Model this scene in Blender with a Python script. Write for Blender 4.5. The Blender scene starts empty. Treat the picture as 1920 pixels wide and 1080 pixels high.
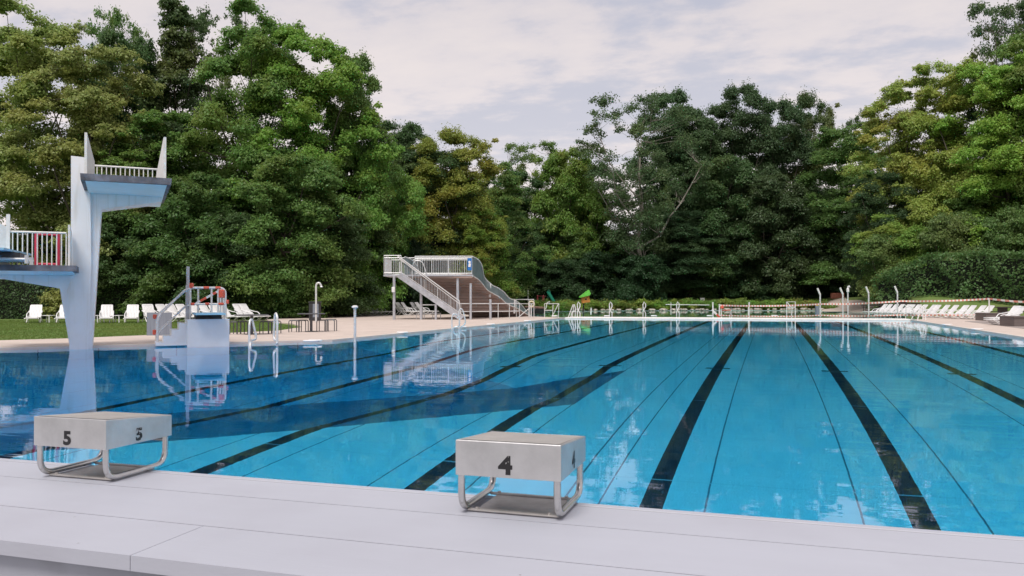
import bpy, math, random
import numpy as np
from mathutils import Vector, Matrix
from mathutils.geometry import tessellate_polygon
R = math.radians
rnd = random.Random(7)
scene = bpy.context.scene
COL = scene.collection

# ------------------------------------------------------------------ camera
F, TH, PIT, ROLL, EYE = 1515.96, 0.3090, -0.0130, 0.0015, 1.382
def cam_ray(px, py):
    x = (px-960)/F; y = (py-540)/F
    c, s = math.cos(ROLL), math.sin(ROLL); x, y = c*x-s*y, s*x+c*y
    Y = y*math.cos(PIT)+math.sin(PIT); Z = math.cos(PIT)-y*math.sin(PIT)
    return Vector((x*math.cos(TH)-Z*math.sin(TH), Z*math.cos(TH)+x*math.sin(TH), -Y)), Z
def G(px, py, z=0.0):
    """point of the level plane at height z seen at this place of the survey photo"""
    r, _ = cam_ray(px, py); t = (z-EYE)/r.z
    return Vector((r.x*t, r.y*t, z))
def P(px, py, Z):
    """point at depth Z metres"""
    r, zz = cam_ray(px, py); t = Z/zz
    return Vector((r.x*t, r.y*t, EYE+r.z*t))
def zat(py, Z, px=960): return P(px, py, Z).z
RIGHT = Vector((math.cos(TH), math.sin(TH), 0)); FWD = Vector((-math.sin(TH), math.cos(TH), 0)); UP = Vector((0, 0, 1))

cam = bpy.data.cameras.new("camera"); camo = bpy.data.objects.new("camera", cam); COL.objects.link(camo)
c0, _ = cam_ray(960, 540); cx, _ = cam_ray(960+F, 540); cy, _ = cam_ray(960, 540+F)
bx_, by_, bz_ = (cx-c0).normalized(), -(cy-c0).normalized(), -c0.normalized()
camo.matrix_world = Matrix(((bx_.x, by_.x, bz_.x, 0), (bx_.y, by_.y, bz_.y, 0), (bx_.z, by_.z, bz_.z, EYE), (0, 0, 0, 1)))
cam.sensor_width = 36; cam.lens = 36*F/1920; cam.clip_start = 0.05; cam.clip_end = 3000
scene.camera = camo

# ------------------------------------------------------------------ materials
def nt(m): return m.node_tree.nodes, m.node_tree.links
def mat(name, col, rough=.6, metal=0., var=.12, scale=6., bump=.0, bscale=None, spec=.5, col2=None, detail=5., stain=None, stain_scale=1.2, stain_amt=.5, stretch=None, streak=None):
    m = bpy.data.materials.new(name); m.use_nodes = True
    n, l = nt(m); b = n["Principled BSDF"]
    b.inputs["Roughness"].default_value = rough; b.inputs["Metallic"].default_value = metal
    b.inputs["Specular IOR Level"].default_value = spec
    tc = n.new("ShaderNodeTexCoord"); mp = n.new("ShaderNodeMapping"); l.new(tc.outputs["Object"], mp.inputs[0])
    if stretch: mp.inputs["Scale"].default_value = stretch
    no = n.new("ShaderNodeTexNoise"); no.inputs["Scale"].default_value = scale; no.inputs["Detail"].default_value = detail
    no.inputs["Roughness"].default_value = .65
    l.new(mp.outputs[0], no.inputs["Vector"])
    mix = n.new("ShaderNodeMix"); mix.data_type = 'RGBA'
    c = col; d = col2 if col2 else tuple(max(0, x*(1-var*2)) for x in c)
    e = c if col2 else tuple(min(1, x*(1+var)) for x in c)
    mix.inputs["A"].default_value = (*d, 1); mix.inputs["B"].default_value = (*e, 1)
    rmp = n.new("ShaderNodeMapRange"); rmp.inputs["From Min"].default_value = .32; rmp.inputs["From Max"].default_value = .68
    l.new(no.outputs["Fac"], rmp.inputs["Value"]); l.new(rmp.outputs[0], mix.inputs["Factor"])
    out = mix.outputs["Result"]
    if stain:
        n2 = n.new("ShaderNodeTexNoise"); n2.inputs["Scale"].default_value = stain_scale; n2.inputs["Detail"].default_value = 7
        l.new(tc.outputs["Object"], n2.inputs["Vector"])
        r2 = n.new("ShaderNodeMapRange"); r2.inputs["From Min"].default_value = .5; r2.inputs["From Max"].default_value = .72; r2.inputs["To Max"].default_value = stain_amt
        l.new(n2.outputs["Fac"], r2.inputs["Value"])
        m2 = n.new("ShaderNodeMix"); m2.data_type = 'RGBA'; m2.inputs["B"].default_value = (*stain, 1)
        l.new(out, m2.inputs["A"]); l.new(r2.outputs[0], m2.inputs["Factor"]); out = m2.outputs["Result"]
    if streak:   # run-off marks, long in the vertical
        mp3 = n.new("ShaderNodeMapping"); mp3.inputs["Scale"].default_value = (5, 5, .30); l.new(tc.outputs["Object"], mp3.inputs[0])
        n3 = n.new("ShaderNodeTexNoise"); n3.inputs["Scale"].default_value = 1.6; n3.inputs["Detail"].default_value = 5; l.new(mp3.outputs[0], n3.inputs["Vector"])
        r3 = n.new("ShaderNodeMapRange"); r3.inputs["From Min"].default_value = .52; r3.inputs["From Max"].default_value = .76; r3.inputs["To Max"].default_value = .6
        l.new(n3.outputs["Fac"], r3.inputs["Value"]); m3 = n.new("ShaderNodeMix"); m3.data_type = 'RGBA'; m3.inputs["B"].default_value = (*streak, 1)
        l.new(out, m3.inputs["A"]); l.new(r3.outputs[0], m3.inputs["Factor"]); out = m3.outputs["Result"]
    l.new(out, b.inputs["Base Color"])
    if bump:
        nb = n.new("ShaderNodeTexNoise"); nb.inputs["Scale"].default_value = bscale or scale*4; nb.inputs["Detail"].default_value = 4
        l.new(mp.outputs[0], nb.inputs["Vector"])
        bp = n.new("ShaderNodeBump"); bp.inputs["Strength"].default_value = bump; bp.inputs["Distance"].default_value = .02
        l.new(nb.outputs["Fac"], bp.inputs["Height"]); l.new(bp.outputs[0], b.inputs["Normal"])
    return m

# ------------------------------------------------------------------ mesh builder
class MB:
    def __init__(s): s.v = []; s.f = []; s.M = Matrix.Identity(4)
    def add(s, vs, fs):
        o = len(s.v); s.v += [tuple(s.M @ Vector(v)) for v in vs]; s.f += [tuple(i+o for i in f) for f in fs]; return s
    def box(s, c, d, rz=0, bev=0.0):
        """box at centre c, size d"""
        x, y, z = d[0]/2, d[1]/2, d[2]/2
        b = min(bev, x*.9, y*.9, z*.9)
        co, si = math.cos(rz), math.sin(rz)
        def T(p): return (c[0]+p[0]*co-p[1]*si, c[1]+p[0]*si+p[1]*co, c[2]+p[2])
        if b <= 0:
            vs = [T((i*x, j*y, k*z)) for k in (-1, 1) for j in (-1, 1) for i in (-1, 1)]
            fs = [(0, 2, 3, 1), (4, 5, 7, 6), (0, 1, 5, 4), (2, 6, 7, 3), (0, 4, 6, 2), (1, 3, 7, 5)]
            return s.add(vs, fs)
        rings = []
        for (zz, xx, yy) in ((-z, x-b, y-b), (-z+b, x, y), (z-b, x, y), (z, x-b, y-b)):
            rg = []
            for (sx, sy) in ((1, 1), (-1, 1), (-1, -1), (1, -1)):
                if sx*sy > 0: pts = [(sx*xx, sy*(yy-b)), (sx*(xx-b), sy*yy)]
                else: pts = [(sx*(xx-b), sy*yy), (sx*xx, sy*(yy-b))]
                rg += [T((px, py, zz)) for px, py in pts]
            rings.append(rg)
        vs = sum(rings, []); fs = []
        for r in range(3):
            for i in range(8): fs.append((r*8+i, r*8+(i+1) % 8, (r+1)*8+(i+1) % 8, (r+1)*8+i))
        fs.append(tuple(range(7, -1, -1))); fs.append(tuple(range(24, 32)))
        return s.add(vs, fs)
    def quad(s, a, b, c, d): return s.add([a, b, c, d], [(0, 1, 2, 3)])
    def beam(s, p, q, w, h=None, up=(0, 0, 1)):
        """rectangular bar from p to q"""
        p, q = Vector(p), Vector(q); h = h or w; d = (q-p).normalized(); u = Vector(up)
        if abs(d.dot(u)) > .98: u = Vector((1, 0, 0))
        a = d.cross(u).normalized(); b = a.cross(d).normalized()
        vs = [e+a*i*w/2+b*j*h/2 for e in (p, q) for i, j in ((-1, -1), (1, -1), (1, 1), (-1, 1))]
        return s.add(vs, [(0, 3, 2, 1), (4, 5, 6, 7), (0, 1, 5, 4), (1, 2, 6, 5), (2, 3, 7, 6), (3, 0, 4, 7)])
    def tube(s, pts, r, n=8, closed=False, rs=None):
        pts = [Vector(p) for p in pts]; N = len(pts); rings = []; a = None
        for i, p in enumerate(pts):
            if closed: d = (pts[(i+1) % N]-pts[i-1]).normalized()
            else: d = (pts[min(i+1, N-1)]-pts[max(i-1, 0)]).normalized()
            if a is None:
                a = d.cross(Vector((0, 0, 1)) if abs(d.z) < .9 else Vector((1, 0, 0))).normalized()
            else: a = (a-d*a.dot(d)).normalized()
            b = d.cross(a); rr = rs[i] if rs else r
            rings += [p+a*math.cos(t)*rr+b*math.sin(t)*rr for t in [2*math.pi*k/n for k in range(n)]]
        fs = []
        for i in range(N if closed else N-1):
            j = (i+1) % N
            for k in range(n): fs.append((i*n+k, i*n+(k+1) % n, j*n+(k+1) % n, j*n+k))
        if not closed: fs += [tuple(range(n-1, -1, -1)), tuple((N-1)*n+k for k in range(n))]
        return s.add(rings, fs)
    def prism(s, poly, a, b):
        """polygon (list of 3D points) swept from offset a to offset b (vectors)"""
        a, b = Vector(a), Vector(b); n = len(poly)
        vs = [Vector(p)+a for p in poly]+[Vector(p)+b for p in poly]
        fs = [tuple(range(n-1, -1, -1)), tuple(range(n, 2*n))]+[(i, (i+1) % n, n+(i+1) % n, n+i) for i in range(n)]
        return s.add(vs, fs)
    def slab(s, outer, holes=(), z0=0., z1=.1, zf=None):
        """flat slab with holes; outlines are (x,y)"""
        loops = [[Vector((x, y, 0)) for x, y in L] for L in [outer]+list(holes)]
        tri = tessellate_polygon(loops); flat = [p for L in loops for p in L]
        s.add([(p.x, p.y, (zf(p.x, p.y) if zf else z1)) for p in flat], [tuple(t) for t in tri])
        for L in loops:
            n = len(L)
            for i in range(n):
                p, q = L[i], L[(i+1) % n]
                s.add([(p.x, p.y, z0), (q.x, q.y, z0), (q.x, q.y, zf(q.x, q.y) if zf else z1), (p.x, p.y, zf(p.x, p.y) if zf else z1)], [(0, 1, 2, 3)])
        return s
    def lathe(s, c, prof, n=16):
        vs = [(c[0]+r*math.cos(2*math.pi*k/n), c[1]+r*math.sin(2*math.pi*k/n), c[2]+z) for r, z in prof for k in range(n)]
        fs = [(i*n+k, i*n+(k+1) % n, (i+1)*n+(k+1) % n, (i+1)*n+k) for i in range(len(prof)-1) for k in range(n)]
        fs += [tuple(range(n-1, -1, -1)), tuple((len(prof)-1)*n+k for k in range(n))]
        return s.add(vs, fs)
    def build(s, name, m, parent=None, smooth=True, ang=40):
        me = bpy.data.meshes.new(name)
        off = parent_world(parent) if parent else Vector((0, 0, 0))
        if parent: me.from_pydata([(v[0]-off.x, v[1]-off.y, v[2]-off.z) for v in s.v], [], s.f)
        else: me.from_pydata(s.v, [], s.f)
        me.materials.append(m); me.validate()
        o = bpy.data.objects.new(name, me); COL.objects.link(o)
        if parent: o.parent = parent
        import bmesh
        bm = bmesh.new(); bm.from_mesh(me); bmesh.ops.recalc_face_normals(bm, faces=bm.faces)
        if smooth:
            for f in bm.faces: f.smooth = True
            for e in bm.edges:
                if len(e.link_faces) != 2 or e.calc_face_angle(9) > R(ang): e.smooth = False
        bm.to_mesh(me); bm.free()
        return o
def parent_world(p):
    v = Vector((0, 0, 0))
    while p is not None: v = v+p.location; p = p.parent
    return v
def tag(o, label=None, cat=None, group=None, kind=None):
    if label: o['label'] = label
    if cat: o['category'] = cat
    if group: o['group'] = group
    if kind: o['kind'] = kind
    return o
def thing(name, label, cat, loc=(0, 0, 0), group=None):
    o = bpy.data.objects.new(name, None); COL.objects.link(o); o.location = loc; o.empty_display_size = .2
    return tag(o, label, cat, group)
def struct(o): o['kind'] = 'structure'; return o
def copy_tree(o, parent=None):
    c = o.copy(); COL.objects.link(c)
    if parent is not None: c.parent = parent
    for ch in [x for x in KIDS(o)]: copy_tree(ch, c)
    return c
def KIDS(o): return list(o.children)
def rounded(pts, r, n=6):
    """round the inner corners of a polyline"""
    pts = [Vector(p) for p in pts]; out = [pts[0]]
    for i in range(1, len(pts)-1):
        a, b, c = pts[i-1], pts[i], pts[i+1]
        d1, d2 = (a-b), (c-b); rr = min(r, d1.length*.49, d2.length*.49)
        p, q = b+d1.normalized()*rr, b+d2.normalized()*rr
        for k in range(n+1):
            t = k/n; out.append(p*(1-t)**2+b*2*t*(1-t)+q*t*t)
    out.append(pts[-1]); return out

M = {}
M['steel'] = mat('brushed_steel', (.60, .595, .60), .40, .8, .10, 3, bump=.06, bscale=60, stretch=(1, 1, 1), stain=(.46, .45, .45), stain_amt=.5)
M['tube'] = mat('steel_tube', (.60, .59, .58), .27, .95, .08, 8)
M['rail'] = mat('galvanised_rail', (.72, .72, .72), .4, .35, .08, 8)
M['galv'] = mat('galvanised_steel', (.50, .51, .55), .5, .35, .14, 2.2)
M['white_rail'] = mat('white_painted_rail', (.80, .79, .77), .45, 0, .06, 6)
M['black'] = mat('black_paint', (.012, .011, .013), .45, 0, .1, 20)
M['plastic'] = mat('white_plastic', (.80, .79, .79), .38, 0, .05, 3)
M['dark'] = mat('dark_plastic', (.035, .035, .04), .5, 0, .2, 6)
M['red'] = mat('red_tape', (.72, .12, .07), .5, 0, .1, 9)
M['concrete_white'] = mat('painted_concrete', (.74, .76, .80), .7, 0, .05, 1.2, bump=.1, bscale=30, stain=(.50, .50, .50), stain_scale=1.7, stain_amt=.22)
# ------------------------------------------------------------------ world, sun
w = bpy.data.worlds.new("World"); scene.world = w; w.use_nodes = True
n, l = w.node_tree.nodes, w.node_tree.links
bg = n["Background"]; sky = n.new("ShaderNodeTexSky"); sky.sky_type = 'NISHITA'; sky.sun_disc = False
SUN_EL, SUN_AZ = R(62), R(182)   # azimuth measured clockwise from +Y
sky.sun_elevation = SUN_EL; sky.sun_rotation = SUN_AZ; sky.air_density = 1.2; sky.dust_density = 2.0; sky.ozone_density = 1.5
bg.inputs["Strength"].default_value = .072
tc = n.new("ShaderNodeTexCoord"); mp = n.new("ShaderNodeMapping"); l.new(tc.outputs["Generated"], mp.inputs[0])
# project the view direction on to a cloud layer overhead
sep = n.new("ShaderNodeSeparateXYZ"); l.new(tc.outputs["Generated"], sep.inputs[0])
def wm(op, a, b=None, c=None):
    m = n.new("ShaderNodeMath"); m.operation = op
    for i, x in enumerate((a, b, c)):
        if x is None: continue
        if isinstance(x, (int, float)): m.inputs[i].default_value = x
        else: l.new(x, m.inputs[i])
    return m.outputs[0]
zz = wm('ADD', wm('MAXIMUM', sep.outputs["Z"], 0.0), .13)
px_ = wm('DIVIDE', sep.outputs["X"], zz); py_ = wm('DIVIDE', sep.outputs["Y"], zz)
cb = n.new("ShaderNodeCombineXYZ"); l.new(px_, cb.inputs[0]); l.new(py_, cb.inputs[1])
n1 = n.new("ShaderNodeTexNoise"); n1.inputs["Scale"].default_value = .95; n1.inputs["Detail"].default_value = 8; n1.inputs["Roughness"].default_value = .55; n1.inputs["Distortion"].default_value = .5
mpa = n.new("ShaderNodeMapping"); mpa.inputs["Rotation"].default_value = (0, 0, R(-16)); mpa.inputs["Scale"].default_value = (.9, 1.2, 1); mpa.inputs["Location"].default_value = (2.1, .4, 0)
l.new(cb.outputs[0], mpa.inputs[0]); l.new(mpa.outputs[0], n1.inputs["Vector"])
n2 = n.new("ShaderNodeTexNoise"); n2.inputs["Scale"].default_value = 5.5; n2.inputs["Detail"].default_value = 6; n2.inputs["Roughness"].default_value = .6
l.new(mpa.outputs[0], n2.inputs["Vector"])
s_ = wm('ADD', wm('MULTIPLY', n1.outputs["Fac"], .62), wm('MULTIPLY', n2.outputs["Fac"], .38))
mr = n.new("ShaderNodeMapRange"); mr.interpolation_type = 'SMOOTHSTEP'; mr.inputs["From Min"].default_value = .40; mr.inputs["From Max"].default_value = .53
mr.inputs["To Min"].default_value = .62; l.new(s_, mr.inputs["Value"])
cr = n.new("ShaderNodeValToRGB")
cr.color_ramp.elements[0].position = .38; cr.color_ramp.elements[0].color = (7.0, 6.75, 7.5, 1)
cr.color_ramp.elements[1].position = .62; cr.color_ramp.elements[1].color = (8.6, 7.95, 8.05, 1)
l.new(s_, cr.inputs[0])
# warm glow low over the trees
hz = n.new("ShaderNodeMapRange"); hz.inputs["From Min"].default_value = .02; hz.inputs["From Max"].default_value = .36; hz.inputs["To Min"].default_value = 1; hz.inputs["To Max"].default_value = 0
l.new(sep.outputs["Z"], hz.inputs["Value"])
mw = n.new("ShaderNodeMix"); mw.data_type = 'RGBA'; l.new(wm('MULTIPLY', hz.outputs[0], .85), mw.inputs["Factor"]); l.new(cr.outputs[0], mw.inputs["A"]); mw.inputs["B"].default_value = (11.6, 10.5, 10.2, 1)
mx = n.new("ShaderNodeMix"); mx.data_type = 'RGBA'; l.new(mr.outputs[0], mx.inputs["Factor"])
blu = n.new("ShaderNodeMix"); blu.data_type = 'RGBA'; blu.inputs["Factor"].default_value = .6; l.new(sky.outputs[0], blu.inputs["A"]); blu.inputs["B"].default_value = (5.0, 6.0, 8.2, 1)
l.new(blu.outputs["Result"], mx.inputs["A"]); l.new(mw.outputs["Result"], mx.inputs["B"])
l.new(mx.outputs["Result"], bg.inputs["Color"])
sun = bpy.data.lights.new("sun", 'SUN'); sun.energy = 2.35; sun.angle = R(24); sun.color = (1, .95, .89)
so = bpy.data.objects.new("sun", sun); COL.objects.link(so)
sd = Vector((math.sin(SUN_AZ)*math.cos(SUN_EL), math.cos(SUN_AZ)*math.cos(SUN_EL), math.sin(SUN_EL)))
so.rotation_euler = sd.to_track_quat('Z', 'Y').to_euler()
scene.view_settings.view_transform = 'Standard'; scene.view_settings.look = 'None'; scene.view_settings.exposure = .31; scene.view_settings.gamma = 1
scene.cycles.max_bounces = 10; scene.cycles.transmission_bounces = 8; scene.cycles.transparent_max_bounces = 8; scene.cycles.diffuse_bounces = 4; scene.cycles.glossy_bounces = 4
scene.cycles.use_denoising = True
scene.cycles.sample_clamp_indirect = 25

# ------------------------------------------------------------------ outlines
POOL = [(8.08, 4.0), (8.08, 53.9), (-13.4, 53.9), (-13.4, 23.0), (-21.5, 14.9), (-21.5, 9.0), (-16.5, 4.0)]
POOL2 = [(9.0, 56.1), (11.2, 70), (11.5, 84), (6.6, 95.5), (-5, 93.5), (-14.5, 90.5), (-21.5, 83.0), (-23.6, 72), (-20.0, 60.0), (-15.5, 56.1)]
DECK_Z = .06
def gxy(px, py, z=DECK_Z): p = G(px, py, z); return (p.x, p.y)
LEFT_EDGE = [gxy(*q) for q in [(-160, 643), (0, 638), (140, 634), (280, 628), (432, 624), (520, 620), (567, 613), (548, 606.5), (505, 603), (500, 599), (540, 596.2), (620, 594.0), (720, 591.5), (800, 590.0), (900, 588.5)]]
DECK = [(9.7, 2.2), (14.0, 2.2), (14.0, 30.0)] + [gxy(1960, 596.5), gxy(1850, 592.5), gxy(1760, 590.0), gxy(1700, 588.2), gxy(1655, 586.8), gxy(1600, 584.5), gxy(1566, 583.2)] + [(11.55, 85.0), (11.0, 84.05), (11.2, 70.2), (9.15, 56.05)]
def in_poly(x, y, L):
    c = False; n_ = len(L)
    for i in range(n_):
        x1, y1 = L[i]; x2, y2 = L[(i+1) % n_]
        if (y1 > y) != (y2 > y) and x < (x2-x1)*(y-y1)/(y2-y1)+x1: c = not c
    return c
def dist_poly(x, y, L):
    best = 1e9; n_ = len(L)
    for i in range(n_):
        x1, y1 = L[i]; x2, y2 = L[(i+1) % n_]
        dx, dy = x2-x1, y2-y1; t = max(0, min(1, ((x-x1)*dx+(y-y1)*dy)/(dx*dx+dy*dy)))
        best = min(best, math.hypot(x-x1-t*dx, y-y1-t*dy))
    return best
def sst(a, b, x):
    t = max(0., min(1., (x-a)/(b-a))); return t*t*(3-2*t)
def ground_h(u, v):
    X = u*RIGHT.x+v*RIGHT.y; s = u*FWD.x+v*FWD.y
    if s < 1: return 0.
    q = X/s
    k = sst(.38, .52, q)                  # right-hand bank comes closer
    a = 93*(1-k)+56*k; b = 102*(1-k)+74*k
    top = 1.4*(1-k)+1.75*k
    h = top*sst(a, b, s)+.012*max(0, s-b)*k
    h *= sst(-.42, -.12, q)
    h += .05*math.sin(u*.21+1)*math.sin(v*.17)*sst(0, .5, h)
    return h

# ------------------------------------------------------------------ ground sheet (grass)
m = mat('grass', (.15, .225, .055), .9, 0, 0, 1.1, bump=.8, bscale=22, col2=(.10, .155, .042), spec=.2, stain=(.22, .21, .09), stain_scale=.35, stain_amt=.7)
M['grass'] = m
n, l = nt(m)
xs = np.concatenate([np.arange(-400, -80, 20), np.arange(-80, 60, 1.0), np.arange(60, 421, 20)])
ys = np.concatenate([np.arange(-200, -6, 20), np.arange(-6, 150, 1.0), np.arange(150, 600, 25)])
vs = []; fs = []
for y in ys:
    for x in xs:
        z = ground_h(x, y)
        if -26 < x < 14 and 0 < y < 100:
            if in_poly(x, y, POOL) or dist_poly(x, y, POOL) < 1.0: z = -6
            elif in_poly(x, y, POOL2):
                z = -2 if dist_poly(x, y, POOL2) > .0 else z
        vs.append((x, y, z))
nx = len(xs)
for j in range(len(ys)-1):
    for i in range(nx-1): fs.append((j*nx+i, j*nx+i+1, (j+1)*nx+i+1, (j+1)*nx+i))
mb = MB(); mb.v = vs; mb.f = fs
struct(mb.build('lawn', M['grass'], smooth=True, ang=80))

# ------------------------------------------------------------------ pool decks
m = mat('pool_paving', (.60, .50, .44), .8, 0, .06, .9, bump=.15, bscale=18, stain=(.56, .48, .43), stain_scale=.6, stain_amt=.35)
n, l = nt(m)   # fine joints of the paving slabs
br = n.new("ShaderNodeTexBrick"); br.inputs["Scale"].default_value = 1.0; br.inputs["Brick Width"].default_value = 1.2; br.inputs["Row Height"].default_value = .6; br.inputs["Mortar Size"].default_value = .006
br.inputs["Color1"].default_value = (1, 1, 1, 1); br.inputs["Color2"].default_value = (.94, .94, .94, 1); br.inputs["Mortar"].default_value = (.72, .70, .68, 1)
tcn = [x for x in n if x.type == 'TEX_COORD'][0]; l.new(tcn.outputs["Object"], br.inputs["Vector"])
bs = n["Principled BSDF"]; src = bs.inputs["Base Color"].links[0].from_socket
mu = n.new("ShaderNodeMix"); mu.data_type = 'RGBA'; mu.blend_type = 'MULTIPLY'; mu.inputs["Factor"].default_value = 1
l.new(src, mu.inputs["A"]); l.new(br.outputs["Color"], mu.inputs["B"]); l.new(mu.outputs["Result"], bs.inputs["Base Color"])
M['paving'] = m
wat_edge_left = [(-16.6, 3.9), (-21.55, 8.97), (-21.55, 14.92), (-13.45, 23.02), (-13.45, 54.05), (-15.6, 56.2), (-20.1, 60.05), (-23.7, 72)]
left = wat_edge_left + [(-24.0, 83.5), (-34, 80)] + LEFT_EDGE[::-1] + [(-40, 3.0)]
mb = MB(); mb.slab(left, z0=-.25, z1=DECK_Z); struct(mb.build('pool_deck', M['paving'], smooth=False))
right = [(8.13, 53.9), (8.13, 3.0)] + DECK[1:]
mb = MB(); mb.slab(right, z0=-.25, z1=DECK_Z); struct(mb.build('pool_deck', M['paving'], smooth=False))
M['coping'] = mat('white_coping', (.80, .76, .72), .6, 0, .05, 2, stain=(.6, .58, .55), stain_amt=.3)
# white walkway between the two pools
mb = MB(); mb.box((-2.65, 55.0, -.09), (21.6, 2.18, .36), bev=.03)
struct(mb.build('pool_divider_walkway', M['coping']))
# coping edge strips
mb = MB()
edge = [(-21.5, 9.0), (-21.5, 14.9), (-13.4, 23.0), (-13.4, 53.95)]
def strip(mb, pts, wdt, z, th, side=1):
    for (x1, y1), (x2, y2) in zip(pts, pts[1:]):
        d = Vector((x2-x1, y2-y1, 0)).normalized(); nrm = Vector((-d.y, d.x, 0))*side
        p, q = Vector((x1, y1, z)), Vector((x2, y2, z))
        mb.prism([p, q, q+nrm*wdt, p+nrm*wdt], (0, 0, -th), (0, 0, 0))
strip(mb, edge, .16, DECK_Z+.012, .09, 1)
strip(mb, [(8.08, 4.0), (8.08, 53.95)], .16, DECK_Z+.012, .09, -1)
struct(mb.build('pool_coping', mat('stone_coping', (.70, .60, .53), .6, 0, .05, 2), smooth=False))

# ------------------------------------------------------------------ pool basin
LANE0, LSP = -1.153, 2.5
m = bpy.data.materials.new('pool_lining'); m.use_nodes = True; n, l = nt(m); b = n["Principled BSDF"]; b.inputs["Roughness"].default_value = .5
tc = n.new("ShaderNodeTexCoord"); sep = n.new("ShaderNodeSeparateXYZ"); l.new(tc.outputs["Object"], sep.inputs[0])
def mm(op, a, b_=None, c=None):
    q = n.new("ShaderNodeMath"); q.operation = op
    for i, x in enumerate((a, b_, c)):
        if x is None: continue
        if isinstance(x, (int, float)): q.inputs[i].default_value = x
        else: l.new(x, q.inputs[i])
    return q.outputs[0]
U, V = sep.outputs["X"], sep.outputs["Y"]
# distance to nearest lane centre
lu = mm('ABSOLUTE', mm('SUBTRACT', mm('FLOORED_MODULO', mm('ADD', mm('SUBTRACT', U, LANE0), 1.25), LSP), 1.25))
inlane = mm('MULTIPLY', mm('GREATER_THAN', U, -12.4), mm('MULTIPLY', mm('LESS_THAN', U, 7.6), mm('MULTIPLY', mm('GREATER_THAN', V, 6.0), mm('LESS_THAN', V, 53.3))))
line = mm('MULTIPLY', mm('LESS_THAN', lu, .115), inlane)
bar = mm('MULTIPLY', mm('LESS_THAN', lu, .27), mm('LESS_THAN', mm('ABSOLUTE', mm('SUBTRACT', V, 19.15)), .11))
bar = mm('MULTIPLY', bar, mm('MULTIPLY', mm('GREATER_THAN', U, -12.4), mm('LESS_THAN', U, 7.6)))
line = mm('MAXIMUM', line, bar)
seam = mm('LESS_THAN', mm('ABSOLUTE', mm('SUBTRACT', lu, .525)), .010)
seam = mm('MAXIMUM', seam, mm('LESS_THAN', mm('ABSOLUTE', mm('SUBTRACT', U, -2.05)), .012))
rib = mm('LESS_THAN', mm('ABSOLUTE', mm('SUBTRACT', mm('FLOORED_MODULO', mm('SUBTRACT', V, 1.6), 4.97), 2.485)), .018)
no = n.new("ShaderNodeTexNoise"); no.inputs["Scale"].default_value = .8; no.inputs["Detail"].default_value = 6; l.new(tc.outputs["Object"], no.inputs["Vector"])
base = n.new("ShaderNodeMix"); base.data_type = 'RGBA'; l.new(no.outputs["Fac"], base.inputs["Factor"])
base.inputs["A"].default_value = (.38, .86, .95, 1); base.inputs["B"].default_value = (.44, .93, .98, 1)
def lay(prev, fac, col):
    q = n.new("ShaderNodeMix"); q.data_type = 'RGBA'; l.new(prev, q.inputs["A"]); l.new(fac, q.inputs["Factor"]); q.inputs["B"].default_value = (*col, 1); return q.outputs["Result"]
c1 = lay(base.outputs["Result"], seam, (.06, .22, .30))
c3 = lay(c1, line, (.012, .022, .045))
c3 = lay(c3, mm('MULTIPLY', rib, .6), (.35, .80, .86))
l.new(c3, b.inputs["Base Color"])
M['lining'] = m
def fz(u, v): return -(2.85-.0217*v)
DP = -4.0; Q = (-5.1, 16.2, DP)
mb = MB()
main = [(-12.2, 4.0), (8.08, 4.0), (8.08, 53.9), (-13.4, 53.9), (-13.4, 28.5), (-3.1, 18.2), (-3.1, 13.1)]
mb.add([(x, y, fz(x, y)) for x, y in main], [tuple(range(7))])
deep = [(-17.3, 4.0), (-5.1, 16.2), (-13.4, 24.5), (-13.4, 23.0), (-21.5, 14.9), (-21.5, 9.0)]
mb.add([(-3.1, 18.2, fz(0, 18.2)), (-13.4, 28.5, fz(0, 28.5)), (-13.4, 24.5, DP), Q], [(0, 1, 2), (0, 2, 3)])
for i in range(len(POOL)):
    (x1, y1), (x2, y2) = POOL[i], POOL[(i+1) % len(POOL)]
    mb.add([(x1, y1, -4.5), (x2, y2, -4.5), (x2, y2, -.018), (x1, y1, -.018)], [(0, 1, 2, 3)])
struct(mb.build('pool_basin', M['lining'], smooth=False))
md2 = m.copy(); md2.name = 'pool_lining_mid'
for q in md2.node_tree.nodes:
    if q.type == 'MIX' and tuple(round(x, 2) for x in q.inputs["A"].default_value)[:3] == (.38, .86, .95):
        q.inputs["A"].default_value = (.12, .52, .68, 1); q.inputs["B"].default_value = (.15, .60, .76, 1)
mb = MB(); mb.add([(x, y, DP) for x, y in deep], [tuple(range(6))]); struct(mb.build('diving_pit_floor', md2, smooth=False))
# sloping side of the diving pit: dimness at the grazing view painted as darker blue
md = m.copy(); md.name = 'pool_lining_dimmed'; nn = md.node_tree.nodes
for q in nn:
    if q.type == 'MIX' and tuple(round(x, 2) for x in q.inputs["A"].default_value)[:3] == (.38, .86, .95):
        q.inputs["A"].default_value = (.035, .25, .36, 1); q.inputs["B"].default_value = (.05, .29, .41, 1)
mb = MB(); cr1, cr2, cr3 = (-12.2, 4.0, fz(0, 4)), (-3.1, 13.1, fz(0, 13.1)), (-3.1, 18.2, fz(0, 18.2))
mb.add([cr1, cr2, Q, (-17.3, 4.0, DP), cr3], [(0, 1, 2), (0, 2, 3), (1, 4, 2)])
struct(mb.build('diving_pit_slope', md, smooth=False))

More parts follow.
